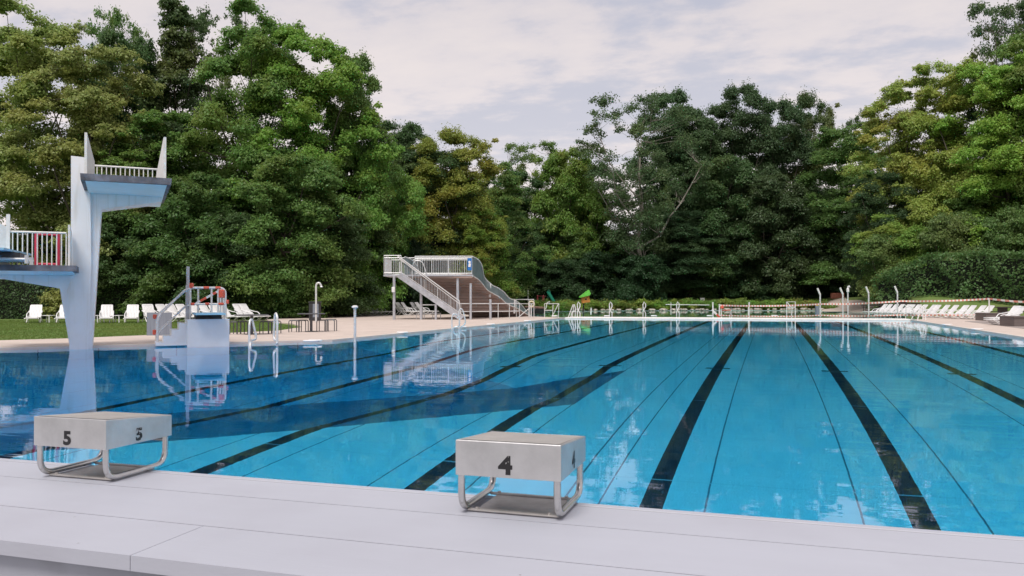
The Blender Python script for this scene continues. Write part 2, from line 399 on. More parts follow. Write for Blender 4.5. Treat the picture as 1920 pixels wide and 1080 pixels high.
# ------------------------------------------------------------------ water
def water_mat(name, absorb, bump, sc):
    m = bpy.data.materials.new(name); m.use_nodes = True; n, l = nt(m)
    n.remove(n["Principled BSDF"]); out = n["Material Output"]
    gl = n.new("ShaderNodeBsdfGlass"); gl.inputs["IOR"].default_value = 1.333; gl.inputs["Roughness"].default_value = 0.0
    tc = n.new("ShaderNodeTexCoord"); mp = n.new("ShaderNodeMapping"); mp.inputs["Rotation"].default_value = (0, 0, TH); mp.inputs["Scale"].default_value = (.28, 1.2, 1)
    l.new(tc.outputs["Object"], mp.inputs[0])
    a = n.new("ShaderNodeTexNoise"); a.inputs["Scale"].default_value = sc; a.inputs["Detail"].default_value = 3; a.inputs["Roughness"].default_value = .5; l.new(mp.outputs[0], a.inputs["Vector"])
    # calm and ruffled patches
    c = n.new("ShaderNodeTexNoise"); c.inputs["Scale"].default_value = .12; c.inputs["Detail"].default_value = 2; l.new(tc.outputs["Object"], c.inputs["Vector"])
    mr = n.new("ShaderNodeMapRange"); mr.inputs["From Min"].default_value = .35; mr.inputs["From Max"].default_value = .65; mr.inputs["To Min"].default_value = bump*.45; mr.inputs["To Max"].default_value = bump
    l.new(c.outputs["Fac"], mr.inputs["Value"])
    # long low swell, crests lying across the lanes
    mp2 = n.new("ShaderNodeMapping"); mp2.inputs["Rotation"].default_value = (0, 0, TH+.12); mp2.inputs["Scale"].default_value = (.11, 1.0, 1); l.new(tc.outputs["Object"], mp2.inputs[0])
    sw = n.new("ShaderNodeTexNoise"); sw.inputs["Scale"].default_value = 1.15; sw.inputs["Detail"].default_value = 2; l.new(mp2.outputs[0], sw.inputs["Vector"])
    hsum = n.new("ShaderNodeMath"); hsum.operation = 'MULTIPLY_ADD'; hsum.inputs[1].default_value = 2.6; l.new(sw.outputs["Fac"], hsum.inputs[0]); l.new(a.outputs["Fac"], hsum.inputs[2])
    bp = n.new("ShaderNodeBump"); bp.inputs["Distance"].default_value = .02; l.new(hsum.outputs[0], bp.inputs["Height"]); l.new(mr.outputs[0], bp.inputs["Strength"])
    l.new(bp.outputs[0], gl.inputs["Normal"]); l.new(gl.outputs[0], out.inputs["Surface"])
    ab = n.new("ShaderNodeVolumeAbsorption"); ab.inputs["Color"].default_value = (*absorb[0], 1); ab.inputs["Density"].default_value = absorb[1]
    l.new(ab.outputs[0], out.inputs["Volume"]); return m
M['water'] = water_mat('pool_water', ((.0, .785, .955), .31), .11, 2.3)
M['water2'] = water_mat('shallow_pool_water', ((.35, .93, .90), .30), .10, 1.6)
def grow(L, d):
    cxm = sum(p[0] for p in L)/len(L); cym = sum(p[1] for p in L)/len(L); out = []
    for x, y in L:
        q = Vector((x-cxm, y-cym)); q = q*(1+d/q.length); out.append((cxm+q.x, cym+q.y))
    return out
def body(L, z0, z1):
    mb = MB(); nL = len(L)
    mb.add([(x, y, z0) for x, y in L]+[(x, y, z1) for x, y in L], [tuple(range(nL-1, -1, -1)), tuple(range(nL, 2*nL))]+[(i, (i+1) % nL, nL+(i+1) % nL, nL+i) for i in range(nL)])
    return mb
struct(body(grow(POOL, .04), -4.6, 0.).build('pool_water', M['water'], smooth=False))
# far shallow pool: basin, water
M['pool2'] = mat('shallow_pool_lining', (.42, .55, .50), .6, 0, .12, .6)
mb = MB(); mb.add([(x, y, -1.1) for x, y in POOL2], [tuple(range(len(POOL2)))])
for i in range(len(POOL2)):
    (x1, y1), (x2, y2) = POOL2[i], POOL2[(i+1) % len(POOL2)]
    mb.add([(x1, y1, -1.4), (x2, y2, -1.4), (x2, y2, .03), (x1, y1, .03)], [(0, 1, 2, 3)])
struct(mb.build('shallow_pool_basin', M['pool2'], smooth=False))
struct(body(grow(POOL2, .04), -1.5, -.01).build('shallow_pool_water', M['water2'], smooth=False))

# ------------------------------------------------------------------ starting platform in front
PZ = .392
m = mat('platform_panel', (.435, .445, .505), .5, 0, .035, .8, bump=.05, bscale=40, stretch=(.25, 1.2, 1), stain=(.36, .36, .41), stain_scale=1.3, stain_amt=.42)
# sparse dark specks of dirt
n, l = nt(m); vo = n.new("ShaderNodeTexVoronoi"); vo.inputs["Scale"].default_value = 2.6
tcn = [x for x in n if x.type == 'TEX_COORD'][0]; l.new(tcn.outputs["Object"], vo.inputs["Vector"])
nz = n.new("ShaderNodeTexNoise"); nz.inputs["Scale"].default_value = 60; l.new(tcn.outputs["Object"], nz.inputs["Vector"])
ad = n.new("ShaderNodeMath"); ad.operation = 'MULTIPLY_ADD'; l.new(nz.outputs["Fac"], ad.inputs[0]); ad.inputs[1].default_value = .03; l.new(vo.outputs["Distance"], ad.inputs[2])
lt = n.new("ShaderNodeMath"); lt.operation = 'LESS_THAN'; l.new(ad.outputs[0], lt.inputs[0]); lt.inputs[1].default_value = .026
bs = n["Principled BSDF"]; src = bs.inputs["Base Color"].links[0].from_socket
mu = n.new("ShaderNodeMix"); mu.data_type = 'RGBA'; l.new(lt.outputs[0], mu.inputs["Factor"]); l.new(src, mu.inputs["A"]); mu.inputs["B"].default_value = (.2, .19, .19, 1); l.new(mu.outputs["Result"], bs.inputs["Base Color"])
M['panel'] = m
mb = MB(); g = .0036
rows = [(2.535, 2.965, [-9, -6.6, -4.62, -2.36, 1.9, 5, 9.6]), (2.965, 3.458, [-9, -5.6, 2.2, 9.6]), (3.458, 3.785, [-9, 1.32, 9.6])]
for v0, v1, js in rows:
    for a, b_ in zip(js, js[1:]):
        mb.box(((a+b_)/2, (v0+v1)/2, PZ-.03), (b_-a-.003, v1-v0-2*g, .06))
mb.box((.3, 3.822, PZ-.031), (18.6, .052, .062), bev=.004)    # edge profile over the water
p_ = mb.build('starting_platform', M['panel'], smooth=False); struct(p_)
M['gap_shade'] = mat('painted_gap_shade', (.05, .045, .042), .8, 0, .2, 20)  # dark strips added in the panel gaps, standing in for their shade
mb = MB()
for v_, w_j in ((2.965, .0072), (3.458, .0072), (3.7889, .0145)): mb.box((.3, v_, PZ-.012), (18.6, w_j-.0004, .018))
struct(mb.build('gap_shade_strips', M['gap_shade'], smooth=False))
M['plinth'] = mat('platform_plinth', (.36, .37, .42), .75, 0, .06, 1.5, stain=(.22, .22, .24), stain_scale=2.6, stain_amt=.7)
mb = MB(); mb.box((.3, 3.2, PZ/2-.04), (18.5, 1.235, PZ-.05)); struct(mb.build('platform_plinth', M['plinth'], smooth=False))
mb = MB()
for x, y in [(-3.02, 2.91), (-2.55, 2.90), (-3.18, 2.93), (-2.68, 2.60), (-4.4, 2.62), (1.6, 2.6)]: mb.lathe((x, y, PZ-.004), [(.006, 0), (.0065, .0045), (.004, .0055)], 10)
struct(mb.build('panel_screws', M['galv']))
M['terrace'] = mat('grey_terrace', (.36, .36, .38), .85, 0, .1, 1.5, bump=.2)
mb = MB(); mb.box((-4, -1.8, .0), (44, 8.6, .05)); struct(mb.build('terrace', M['terrace'], smooth=False))
# ------------------------------------------------------------------ starting blocks
def glyph_mat(worn):
    m = bpy.data.materials.new('worn_black_numeral' if worn else 'black_numeral'); m.use_nodes = True
    n, l = nt(m); b = n["Principled BSDF"]; b.inputs["Roughness"].default_value = .45
    tc = n.new("ShaderNodeTexCoord"); no = n.new("ShaderNodeTexNoise"); no.inputs["Scale"].default_value = 75; no.inputs["Detail"].default_value = 3; l.new(tc.outputs["Object"], no.inputs["Vector"])
    g = n.new("ShaderNodeMath"); g.operation = 'GREATER_THAN'; g.inputs[1].default_value = worn or .72; l.new(no.outputs["Fac"], g.inputs[0])
    mx = n.new("ShaderNodeMix"); mx.data_type = 'RGBA'; mx.inputs["A"].default_value = (.012, .011, .013, 1); mx.inputs["B"].default_value = (.45, .44, .43, 1)
    l.new(g.outputs[0], mx.inputs["Factor"]); l.new(mx.outputs["Result"], b.inputs["Base Color"]); return m
GM = {0: glyph_mat(0), 1: glyph_mat(.60), 2: glyph_mat(.69)}
def numeral(ch, h, org, xdir, parent, worn=0, cut=False):
    """bold numeral lying 1 mm proud of a box face; org = lower-left corner, xdir = reading direction"""
    cu = bpy.data.curves.new('num', 'FONT'); cu.body = ch; cu.size = 1; cu.offset = .045; cu.extrude = 0; cu.resolution_u = 6
    to = bpy.data.objects.new('num', cu); COL.objects.link(to); bpy.context.view_layer.update()
    me = to.to_mesh(); vs = [v.co.copy() for v in me.vertices]; fs = [tuple(p.vertices) for p in me.polygons]; to.to_mesh_clear()
    bpy.data.objects.remove(to)
    x0 = min(v.x for v in vs); y0 = min(v.y for v in vs); k = h/(max(v.y for v in vs)-y0)
    xd = Vector(xdir).normalized(); zd = Vector((0, 0, 1)); nd = xd.cross(zd)
    mb = MB(); mb.add([Vector(org)+xd*((v.x-x0)*k*1.12)+zd*((v.y-y0)*k)+nd*.0012 for v in vs], fs)
    nu = mb.build('numeral', GM[worn], parent, smooth=False)
    if cut:   # a scraped patch where the paint has flaked off
        o = Vector(org)+nd*.0022
        MB().add([o+xd*a+zd*b for a, b in ((-.002, .045), (.010, .043), (.014, .050), (.018, .058), (.015, .066), (.020, .076), (-.002, .078))], [tuple(range(6))]).build('flaked_paint', M['steel'], nu, smooth=False)
    return nu
M['steel_top'] = mat('steel_block_top', (.50, .47, .44), .5, .55, .08, 5, bump=.25, bscale=140, stain=(.42, .40, .38), stain_amt=.4)
M['plate'] = mat('base_plate', (.56, .53, .51), .5, .6, .12, 6, bump=.05, stain=(.34, .32, .30), stain_amt=.5)
def block(num, cu, label):
    W, V0, L_ = .497, 3.459, .497
    zb, zf_ = EYE-.661+.0155, EYE-.661-.024
    x0, x1, y0, y1 = cu-W/2, cu+W/2, V0, V0+L_
    zlo_b, zlo_f = EYE-.661-.1449, EYE-.661-.1449
    t = thing('starting_block', label, 'starting block', (cu, V0+L_/2, PZ), 'starting blocks on the pool platform')
    mb = MB(); b = .004
    # box skirt with slightly bevelled upper edges, sloping towards the water
    ins = [(x0+b, y0+b), (x1-b, y0+b), (x1-b, y1-b), (x0+b, y1-b)]; outr = [(x0, y0), (x1, y0), (x1, y1), (x0, y1)]
    zt = lambda y: zb+(zf_-zb)*(y-y0)/L_
    vs = [(x, y, zlo_b) for x, y in outr]+[(x, y, zt(y)-b) for x, y in outr]+[(x, y, zt(y)) for x, y in ins]
    fs = [(i, (i+1) % 4, 4+(i+1) % 4, 4+i) for i in range(4)]+[(4+i, 4+(i+1) % 4, 8+(i+1) % 4, 8+i) for i in range(4)]+[(8, 9, 10, 11)]
    vi = [(x, y, zlo_b) for x, y in [(x0+.003, y0+.003), (x1-.003, y0+.003), (x1-.003, y1-.003), (x0+.003, y1-.003)]]
    vs += vi+[(x, y, zt(y)-.01) for x, y, _ in vi]
    fs += [(12+(i+1) % 4, 12+i, 16+i, 16+(i+1) % 4) for i in range(4)]+[(19, 18, 17, 16)]+[(i, 12+i, 12+(i+1) % 4, (i+1) % 4) for i in range(4)]
    box = MB().add(vs, fs).build('box', M['steel'], t)
    mb = MB(); mb.add([(x0+.012, y0+.012, zt(y0)+.0012), (x1-.012, y0+.012, zt(y0)+.0012), (x1-.012, y1-.012, zt(y1)+.0012), (x0+.012, y1-.012, zt(y1)+.0012)], [(0, 1, 2, 3)])
    mb.build('anti_slip_top', M['steel_top'], t, smooth=False)
    r = .0165; zg = PZ+r+.006
    for sx in (x0+.045-.025, x1-.045+.022):
        pts = rounded([(sx, y0+.024, zlo_b+.01), (sx, y0+.024, zg), (sx, y1-.026, zg), (sx, y1-.026, zlo_b+.02)], .085, 10)
        MB().tube(pts, r, 14).build('leg', M['tube'], t)
    MB().tube([(x0+.03, y1-.03, zlo_b-.022), (x1-.03, y1-.03, zlo_b-.022)], .011, 10).build('crossbar', M['tube'], t)
    mb = MB(); mb.box((cu, V0+L_/2-.005, PZ+.0035), (W-.13, L_-.17, .007), bev=.002); mb.build('base_plate', M['plate'], t)
    for yy in (y0+.082, y1-.092):
        mr_ = MB().box((cu, yy, PZ+.010), (W-.06, .026, .010), bev=.003).build('mounting_rail', M['plate'], t)
        for sx in (x0+.075, x1-.075): MB().lathe((sx, yy, PZ+.0145), [(.009, 0), (.009, .007), (.005, .0085)], 6).build('bolt', M['plate'], mr_)
    return t, (x0, x1, y0, y1, zlo_b)
t, (x0, x1, y0, y1, z0) = block('5', LANE0-2.5+.025, 'left steel starting block with the number 5')
numeral('5', .078, (x0+.207, y0, z0+.012), (1, 0, 0), t)
numeral('5', .072, (x1, y0+.213, z0+.012), (0, 1, 0), t, 1, cut=True)
t, (x0, x1, y0, y1, z0) = block('4', LANE0+.025, 'middle steel starting block with a chipped number 4, nearest to the camera')
numeral('4', .086, (x0+.205, y0, z0+.014), (1, 0, 0), t, 2)
numeral('4', .080, (x1, y0+.205, z0+.012), (0, 1, 0), t, 0)

# ------------------------------------------------------------------ concrete diving tower
TD = (G(232, 650, 0).xy).normalized(); EF = Vector((-TD.x, -TD.y, 0)); ER = Vector((TD.y, -TD.x, 0))
RT = G(150, 655, 0).xy.dot(TD)
def K(px, py, d):
    """point at distance d (m) on the upright plane square to the tower's axis"""
    r, _ = cam_ray(px, py); h = Vector((r.x, r.y)); t_ = d/h.dot(TD)
    return Vector((r.x*t_, r.y*t_, EYE+r.z*t_))
M['tower'] = mat('tower_concrete', (.87, .875, .90), .65, 0, .04, .9, bump=.08, bscale=25, stain=(.58, .60, .62), stain_scale=.9, stain_amt=.3, streak=(.50, .47, .38))
M['soffit'] = mat('tower_blue_soffit', (.72, .90, .96), .6, 0, .04, .9)
M['fascia'] = mat('weathered_grey_edge', (.17, .18, .22), .8, 0, .3, 3.0, bump=.3, stain=(.07, .07, .08), stain_scale=2.5, stain_amt=.7)
tb = G(150, 655, 0)
tw = thing('diving_tower', 'tall white concrete diving tower with two platforms, rising from the left edge of the pool', 'diving tower', (tb.x, tb.y, 0))
D0 = RT
def shape(pts, d): return [K(x, y, d) for x, y in pts]
# main column (upright slab with taper)
mb = MB(); mb.prism(shape([(130, 657), (131, 600), (126, 545), (133, 520), (133, 292), (168, 296), (169, 330), (171, 500), (166, 657)], D0), (0, 0, 0), -EF*1.3)
mb.build('column', M['tower'], tw, smooth=False)
mb = MB(); mb.prism(shape([(165.5, 657), (170, 500), (168, 360), (303, 360), (303, 378), (190, 392), (172.5, 657)], D0+.10), (0, 0, 0), -EF*.9)
mb.build('upper_arm', M['tower'], tw, smooth=False)
mb = MB(); mb.prism(shape([(132, 657), (112, 541), (-60, 512), (-60, 500), (144, 507), (140, 560), (136, 657)], D0+.06), (0, 0, 0), -EF*.9)
mb.build('lower_arm', M['tower'], tw, smooth=False)
# upper platform
dF, dB_ = D0-2.2, D0+2.4
fr = shape([(150, 325), (322, 334), (321, 345), (151, 336)], dF)
def back(p, d, zs=None):
    q = p-EF*d
    if zs is not None: q.z = zs
    return q
A, B_, C_, D_ = fr
zt_ = (A.z+B_.z)/2; A.z = B_.z = zt_; C_.z = D_.z = zt_-.17
Lp = dB_-dF
mb = MB(); mb.add([A, B_, C_, D_]+[back(p, Lp) for p in (A, B_, C_, D_)], [(0, 1, 2, 3), (7, 6, 5, 4), (0, 4, 5, 1), (3, 2, 6, 7), (0, 3, 7, 4), (1, 5, 6, 2)])
up = mb.build('upper_platform', M['fascia'], tw, smooth=False)
mb = MB(); ins = .10
a_, b2 = D_+ER*ins+EF*-.06, C_-ER*ins+EF*-.06; a3, b3 = back(a_, Lp-.15), back(b2, Lp-.15)
a_.z = b2.z = zt_-.168; a3.z = b3.z = zt_-.30
a4, b4, a5, b5 = a_.copy(), b2.copy(), a3.copy(), b3.copy()
for q in (a5, b5): q.z = zt_-.165
mb.add([a_, b2, b3, a3, a5, b5], [(0, 1, 2, 3), (0, 3, 4), (1, 5, 2), (3, 2, 5, 4), (0, 4, 5, 1)])
mb.build('soffit', M['soffit'], up, smooth=False)
# triangular guard panels and low rail of the upper platform
def panel3(pts, th=.06, side=1):
    mb = MB(); mb.prism(pts, (0, 0, 0), ER*th*side); return mb
for p0, sg in ((A+ER*.09, 1), (B_-ER*.19, -1)):
    b0 = p0-EF*.12
    bk = -EF*1.5+ER*sg*.13
    pl = [b0, b0+bk, b0+bk+UP*.55, b0+bk*.1+UP*1.00, b0+UP*1.06] if sg > 0 else [b0, b0+bk*1.2, b0+bk*1.2+UP*.12, b0+bk*.1+UP*1.06, b0+UP*1.10]
    panel3(pl).build('guard_panel', M['white_rail'], tw, smooth=False)
def railing(mb, p, q, h, n_bars, r=.022, rb=.012, low=True):
    p, q = Vector(p), Vector(q)
    mb.tube([p+UP*h, q+UP*h], r, 8)
    for i in range(n_bars+1):
        x = p.lerp(q, i/n_bars); mb.tube([x, x+UP*h], rb, 6)
    if low: mb.tube([p+UP*.1, q+UP*.1], rb, 6)
    return mb
pr, qr = back(A, 3.9)+ER*.15, back(B_, 3.9)-ER*.1; hr_ = K(235, 314, dF+3.9).z-zt_
mb = railing(MB(), pr, qr, hr_, 15, .028, .016, False); mb.build('rear_railing', M['white_rail'], tw)
# lower platform
fl = shape([(-75, 496), (143, 498)], D0-1.3); z_ = fl[1].z; zf1 = z_
a, b = Vector((fl[0].x, fl[0].y, z_)), Vector((fl[1].x, fl[1].y, z_))
mb = MB(); mb.add([a, b, b-UP*.15, a-UP*.15]+[back(p, 3.1) for p in (a, b, b-UP*.15, a-UP*.15)], [(0, 1, 2, 3), (7, 6, 5, 4), (0, 4, 5, 1), (3, 2, 6, 7), (0, 3, 7, 4), (1, 5, 6, 2)])
lp_ = mb.build('lower_platform', M['fascia'], tw, smooth=False)
mb = MB(); a2, b2 = a+ER*.1-EF*.08-UP*.148, b-ER*.1-EF*.08-UP*.148; a3, b3 = back(a2, 2.8)-UP*.16, back(b2, 2.8)-UP*.16
mb.add([a2, b2, b3, a3], [(0, 1, 2, 3)]); mb.add([a2, a3, a3+UP*.16], [(0, 1, 2)]); mb.add([b2, b3, b3+UP*.16], [(0, 1, 2)]); mb.build('soffit', M['soffit'], lp_, smooth=False)
r0, r1 = K(14, 497, D0-1.0), K(124, 498, D0-1.0); r0.z = r1.z = z_
mb = railing(MB(), r0, r1, .86, 12, .028, .016, False); mb.build('railing', M['white_rail'], tw)
q0, q1 = r0-EF*.9, r1-EF*.9
qq = q0.lerp(q1, .5)
M['pink'] = mat('red_pink_post', (.55, .03, .08), .5, 0, .1, 5)
mb = MB(); c1_, c2_ = K(68, 497, D0+.3), K(109, 497, D0+.3)
for c in (c1_, c2_): c.z = z_; mb.tube([c, c+UP*.92], .045, 8)
mb.tube([c1_+UP*.9, c2_+UP*.9], .03, 8); mb.tube([c1_+UP*.08, c2_+UP*.08], .04, 8); mb.build('red_gate_frame', M['pink'], tw)
e0 = K(127, 498, D0-1.05); e0.z = z_
panel3([e0, e0-EF*1.0, e0-EF*1.0+UP*.92, e0+UP*1.08], .05).build('guard_panel', M['white_rail'], tw, smooth=False)
e1 = K(11, 497, D0-1.05); e1.z = z_
panel3([e1, e1-EF*.1, e1-EF*.1+UP*1.3, e1+UP*1.3], .08).build('guard_post', M['white_rail'], tw, smooth=False)
e2 = K(-30, 497, D0-1.2); e2.z = z_
mb = MB(); mb.prism([e2, Vector((e1.x, e1.y, z_)), Vector((e1.x, e1.y, z_+.98)), Vector((e2.x, e2.y, z_+1.25))], (0, 0, 0), -EF*.05)
mb.build('guard_panel', M['white_rail'], tw, smooth=False)
# springboard resting on the lower platform
s0 = K(20, 480, D0-1.7); s0.z = z_
sb = thing('springboard', 'light blue springboard with dark fulcrum on the lower platform of the diving tower', 'springboard', (s0.x, s0.y, z_))
M['board'] = mat('blue_springboard', (.30, .58, .78), .5, 0, .06, 4)
mb = MB(); c = s0+UP*.30
mb.prism([c-ER*1.3+EF*1.4-UP*.02, c+ER*.02+EF*1.4-UP*.02, c+ER*.30-EF*1.8, c-ER*1.3-EF*1.8], (0, 0, 0), (0, 0, .05)); mb.build('board', M['board'], sb, smooth=False)
mb = MB(); mb.prism([c-ER*1.3+EF*.5, c+ER*.25+EF*.5, c+ER*.25-EF*.7, c-ER*1.3-EF*.7], (0, 0, -.16), (0, 0, -.03)); mb.build('fulcrum', M['dark'], sb, smooth=False)
mb = MB()
for k in (.6, -.5): mb.tube([c-ER*1.3+EF*k-UP*.2, c+ER*.45+EF*k-UP*.2], .035, 8); mb.tube([c+ER*.40+EF*k-UP*.30, c+ER*.40+EF*k-UP*.1], .05, 8)
mb.build('frame', M['rail'], sb)

# ------------------------------------------------------------------ one-metre springboard stand
fa, fb = G(351, 650.8, 0), G(430, 648.8, 0)
e_r = (fb-fa).normalized(); e_b = Vector((-e_r.y, e_r.x, 0))     # right along the edge, back from the water
Wd = (fb-fa).length
hz_ = P(345, 599, (fa.dot(FWD))).z
stn = thing('springboard_stand', 'white tiled springboard stand with steps and taped steel rails, on the left pool edge', 'springboard stand', (fa.x, fa.y, 0))
M['tile'] = mat('white_tile', (.84, .85, .88), .35, 0, .04, 1.2, stain=(.64, .64, .66), stain_scale=1.4, stain_amt=.2)
dp = 1.15
MB().prism([fa, fb, fb+e_b*dp, fa+e_b*dp], (0, 0, -.5), (0, 0, hz_)).build('plinth', M['tile'], stn, smooth=False)
# stairs climb from behind on the left
S1 = G(290, 644.5, DECK_Z); S0 = fa+e_b*(dp+.003); S1.z = 0
d_s = (S1-S0); Ls = d_s.length; d_s.normalize(); n_s = Vector((-d_s.y, d_s.x, 0))
if n_s.dot(e_r) < 0: n_s = -n_s
nst = 4; prof = [(Ls, DECK_Z-.02)]
for i in range(nst): prof += [(Ls*(1-i/nst), hz_*(i+.75)/(nst+.35)), (Ls*(1-(i+1)/nst), hz_*(i+.75)/(nst+.35))]
prof += [(0.0, DECK_Z-.02)]
mb = MB(); mb.prism([S0+d_s*x+UP*z for x, z in prof], (0, 0, 0), n_s*.9); mb.build('steps', M['tile'], stn, smooth=False)
bl, br2 = S0-e_b*.12+e_r*.06, fb+e_b*(dp-.12)-e_r*.06
for off in (0, 1):
    o1 = n_s*(.82*off); R0 = bl+o1*.0+e_b*.0-e_b*(.0 if off else .55); R1 = br2-e_b*(.0 if off else .55)
    ft = S1+o1-d_s*.05
    mb = MB(); mb.tube(rounded([ft+UP*DECK_Z, ft+UP*.88, R0+UP*(hz_+.92), R1+UP*(hz_+.92), R1+UP*hz_], .2, 7), .034, 10)
    mb.tube(rounded([ft+UP*.40, R0+UP*(hz_+.44), R1+UP*(hz_+.44)], .2, 5), .024, 8)
    for k in ((.04, .30, .92) if off else (.05, .62, .80)): q = R0.lerp(R1, k); mb.tube([q+UP*hz_, q+UP*(hz_+.92)], .028, 8)
    mb.build('handrail', M['rail'], stn)
pc = bl-e_b*.3
mb = MB(); mb.box((pc.x, pc.y, hz_+.5), (.12, .16, 1.0), rz=math.atan2(e_r.y, e_r.x), bev=.01); mb.tube([pc+UP*(hz_+.9), pc+UP*(hz_+1.55)], .045, 8)
mb.build('crank_post', M['galv'], stn)
q = G(275, 629, DECK_Z); q2 = G(321, 629, DECK_Z); hg = P(275, 586, q.dot(FWD)).z
M['greypanel'] = mat('blue_grey_panel', (.24, .27, .33), .5, .3, .12, 2, stretch=(8, 8, .4)); MB().prism([q+UP*0, q2, Vector((q2.x, q2.y, hg)), Vector((q.x, q.y, hg))], (0, 0, 0), FWD*.05).build('stair_guard', M['greypanel'], stn, smooth=False)
bc = fa+e_b*.3+e_r*(Wd*.52)
MB().prism([bc-e_r*.40-e_b*.7, bc+e_r*.40-e_b*.7, bc+e_r*.40+e_b*.8, bc-e_r*.40+e_b*.8], (0, 0, hz_+.13), (0, 0, hz_+.18)).build('board', M['board'], stn, smooth=False)
MB().prism([bc-e_r*.36-e_b*.1, bc+e_r*.36-e_b*.1, bc+e_r*.36+e_b*.5, bc-e_r*.36+e_b*.5], (0, 0, hz_), (0, 0, hz_+.128)).build('fulcrum', M['dark'], stn, smooth=False)
# striped barrier tape wound round the rails: red and white pieces
def tape_mat(period):
    m = bpy.data.materials.new('barrier_tape'); m.use_nodes = True; n, l = nt(m); b = n["Principled BSDF"]; b.inputs["Roughness"].default_value = .45
    tc = n.new("ShaderNodeTexCoord"); sp = n.new("ShaderNodeSeparateXYZ"); l.new(tc.outputs["Object"], sp.inputs[0])
    mo = n.new("ShaderNodeMath"); mo.operation = 'FLOORED_MODULO'; mo.inputs[1].default_value = period; l.new(sp.outputs["X"], mo.inputs[0])
    gt = n.new("ShaderNodeMath"); gt.operation = 'GREATER_THAN'; gt.inputs[1].default_value = period/2; l.new(mo.outputs[0], gt.inputs[0])
    mx = n.new("ShaderNodeMix"); mx.data_type = 'RGBA'; mx.inputs["A"].default_value = (.68, .26, .20, 1); mx.inputs["B"].default_value = (.78, .73, .69, 1)
    l.new(gt.outputs[0], mx.inputs["Factor"]); l.new(mx.outputs["Result"], b.inputs["Base Color"]); return m
M['tape'] = tape_mat(.19)
def tape_line(name, pts, label, cat, w_=.05, group=None):
    pts = [Vector(p) for p in pts]; full = []
    for a, b in zip(pts, pts[1:]):
        n_ = 10; L = (b-a).length
        for k in range(n_): t_ = k/n_; full.append(a.lerp(b, t_)-UP*.012*L*4*t_*(1-t_))
    full.append(pts[-1]); mb = MB(); n_ = len(full); vs = []
    side = (pts[-1]-pts[0]).normalized().cross(UP).normalized()*.003
    for i, p in enumerate(full):
        tw_ = math.sin(i*.9)*.3; o = UP*w_/2*math.cos(tw_)+side.normalized()*w_/2*math.sin(tw_); vs += [p-o-side, p+o-side, p+o+side, p-o+side]
    fs = [(i*4+k, i*4+(k+1) % 4, (i+1)*4+(k+1) % 4, (i+1)*4+k) for i in range(n_-1) for k in range(4)]
    o = mb.add(vs, fs).build(name, M['tape'], smooth=False); return tag(o, label, cat, group)
R0, R1 = bl-e_b*.55, br2-e_b*.55
for k0, k1, hh in ((.40, .55, .92), (.72, .86, .92), (.06, .16, .44), (.45, .56, .44), (.80, .95, .44)):
    MB().tube([R0.lerp(R1, k0)+UP*(hz_+hh), R0.lerp(R1, k1)+UP*(hz_+hh)], .040, 8).build('red_tape', M['red'], stn)
for p_, s_ in ((S1+UP*.40, .10), (S1+UP*.86, .09), (R0.lerp(R1, .08)+UP*(hz_+.98), .10), (R0.lerp(R1, .90)+UP*(hz_+.74), .16), (R1+UP*(hz_+.5)+e_r*.05, .08)):
    MB().box(p_, (s_, s_, s_*1.5), bev=.015).build('red_tape', M['red'], stn)
a, b = R0.lerp(R1, .2)+UP*(hz_+.46), R0.lerp(R1, .93)+UP*(hz_+.90)
MB().beam(a, b, .02, .06).build('white_tape', M['plastic'], stn, smooth=False)
for k0, k1 in ((.15, .38), (.62, .74)): MB().beam(a.lerp(b, k0), a.lerp(b, k1), .026, .066).build('red_tape', M['red'], stn, smooth=False)

# ------------------------------------------------------------------ pool ladders (grab rails)
la, lb = G(470, 648, DECK_Z), G(517, 645, DECK_Z)
t = thing('pool_ladder', 'pair of bent steel grab rails between springboard stand and lone white pole', 'pool ladder', (la+lb)/2, 'pool ladders')
for L in ([(467, 668), (467.5, 608), (469.5, 599), (473, 600), (480, 629), (479.5, 636), (474, 637), (469.5, 638.5), (469, 650)], [(519.5, 668), (520, 594), (517.5, 587), (515.5, 590), (513, 630), (514.5, 637), (519, 638.5), (519.5, 645)]):
    Zl = G(L[0][0], 648, 0).dot(FWD); nL = len(L)
    MB().tube(rounded([P(x, y, Zl+.32*math.sin(math.pi*i/(nL-1))) for i, (x, y) in enumerate(L)], .14, 5), .034, 10).build('grab_rail', M['rail'], t)
la, lb = G(847, 621, DECK_Z), G(862, 619, DECK_Z)
t = thing('pool_ladder', 'pair of bent steel grab rails at the pool edge in front of the slide stairs', 'pool ladder', (la+lb)/2, 'pool ladders')
for (pts_) in ([(847.5, 620), (847, 594), (851, 587), (857, 590), (862, 600), (861, 612), (852, 613), (850, 618), (852, 625)], [(861, 618), (860.5, 583), (864, 577.5), (868, 582), (873, 603), (870, 610), (864, 612), (863, 621), (863, 626)]):
    Zl = G(pts_[0][0], pts_[0][1], 0).dot(FWD)
    MB().tube(rounded([P(x, y, Zl+.02*i) for i, (x, y) in enumerate(pts_)], .12, 4), .03, 8).build('grab_rail', M['rail'], t)
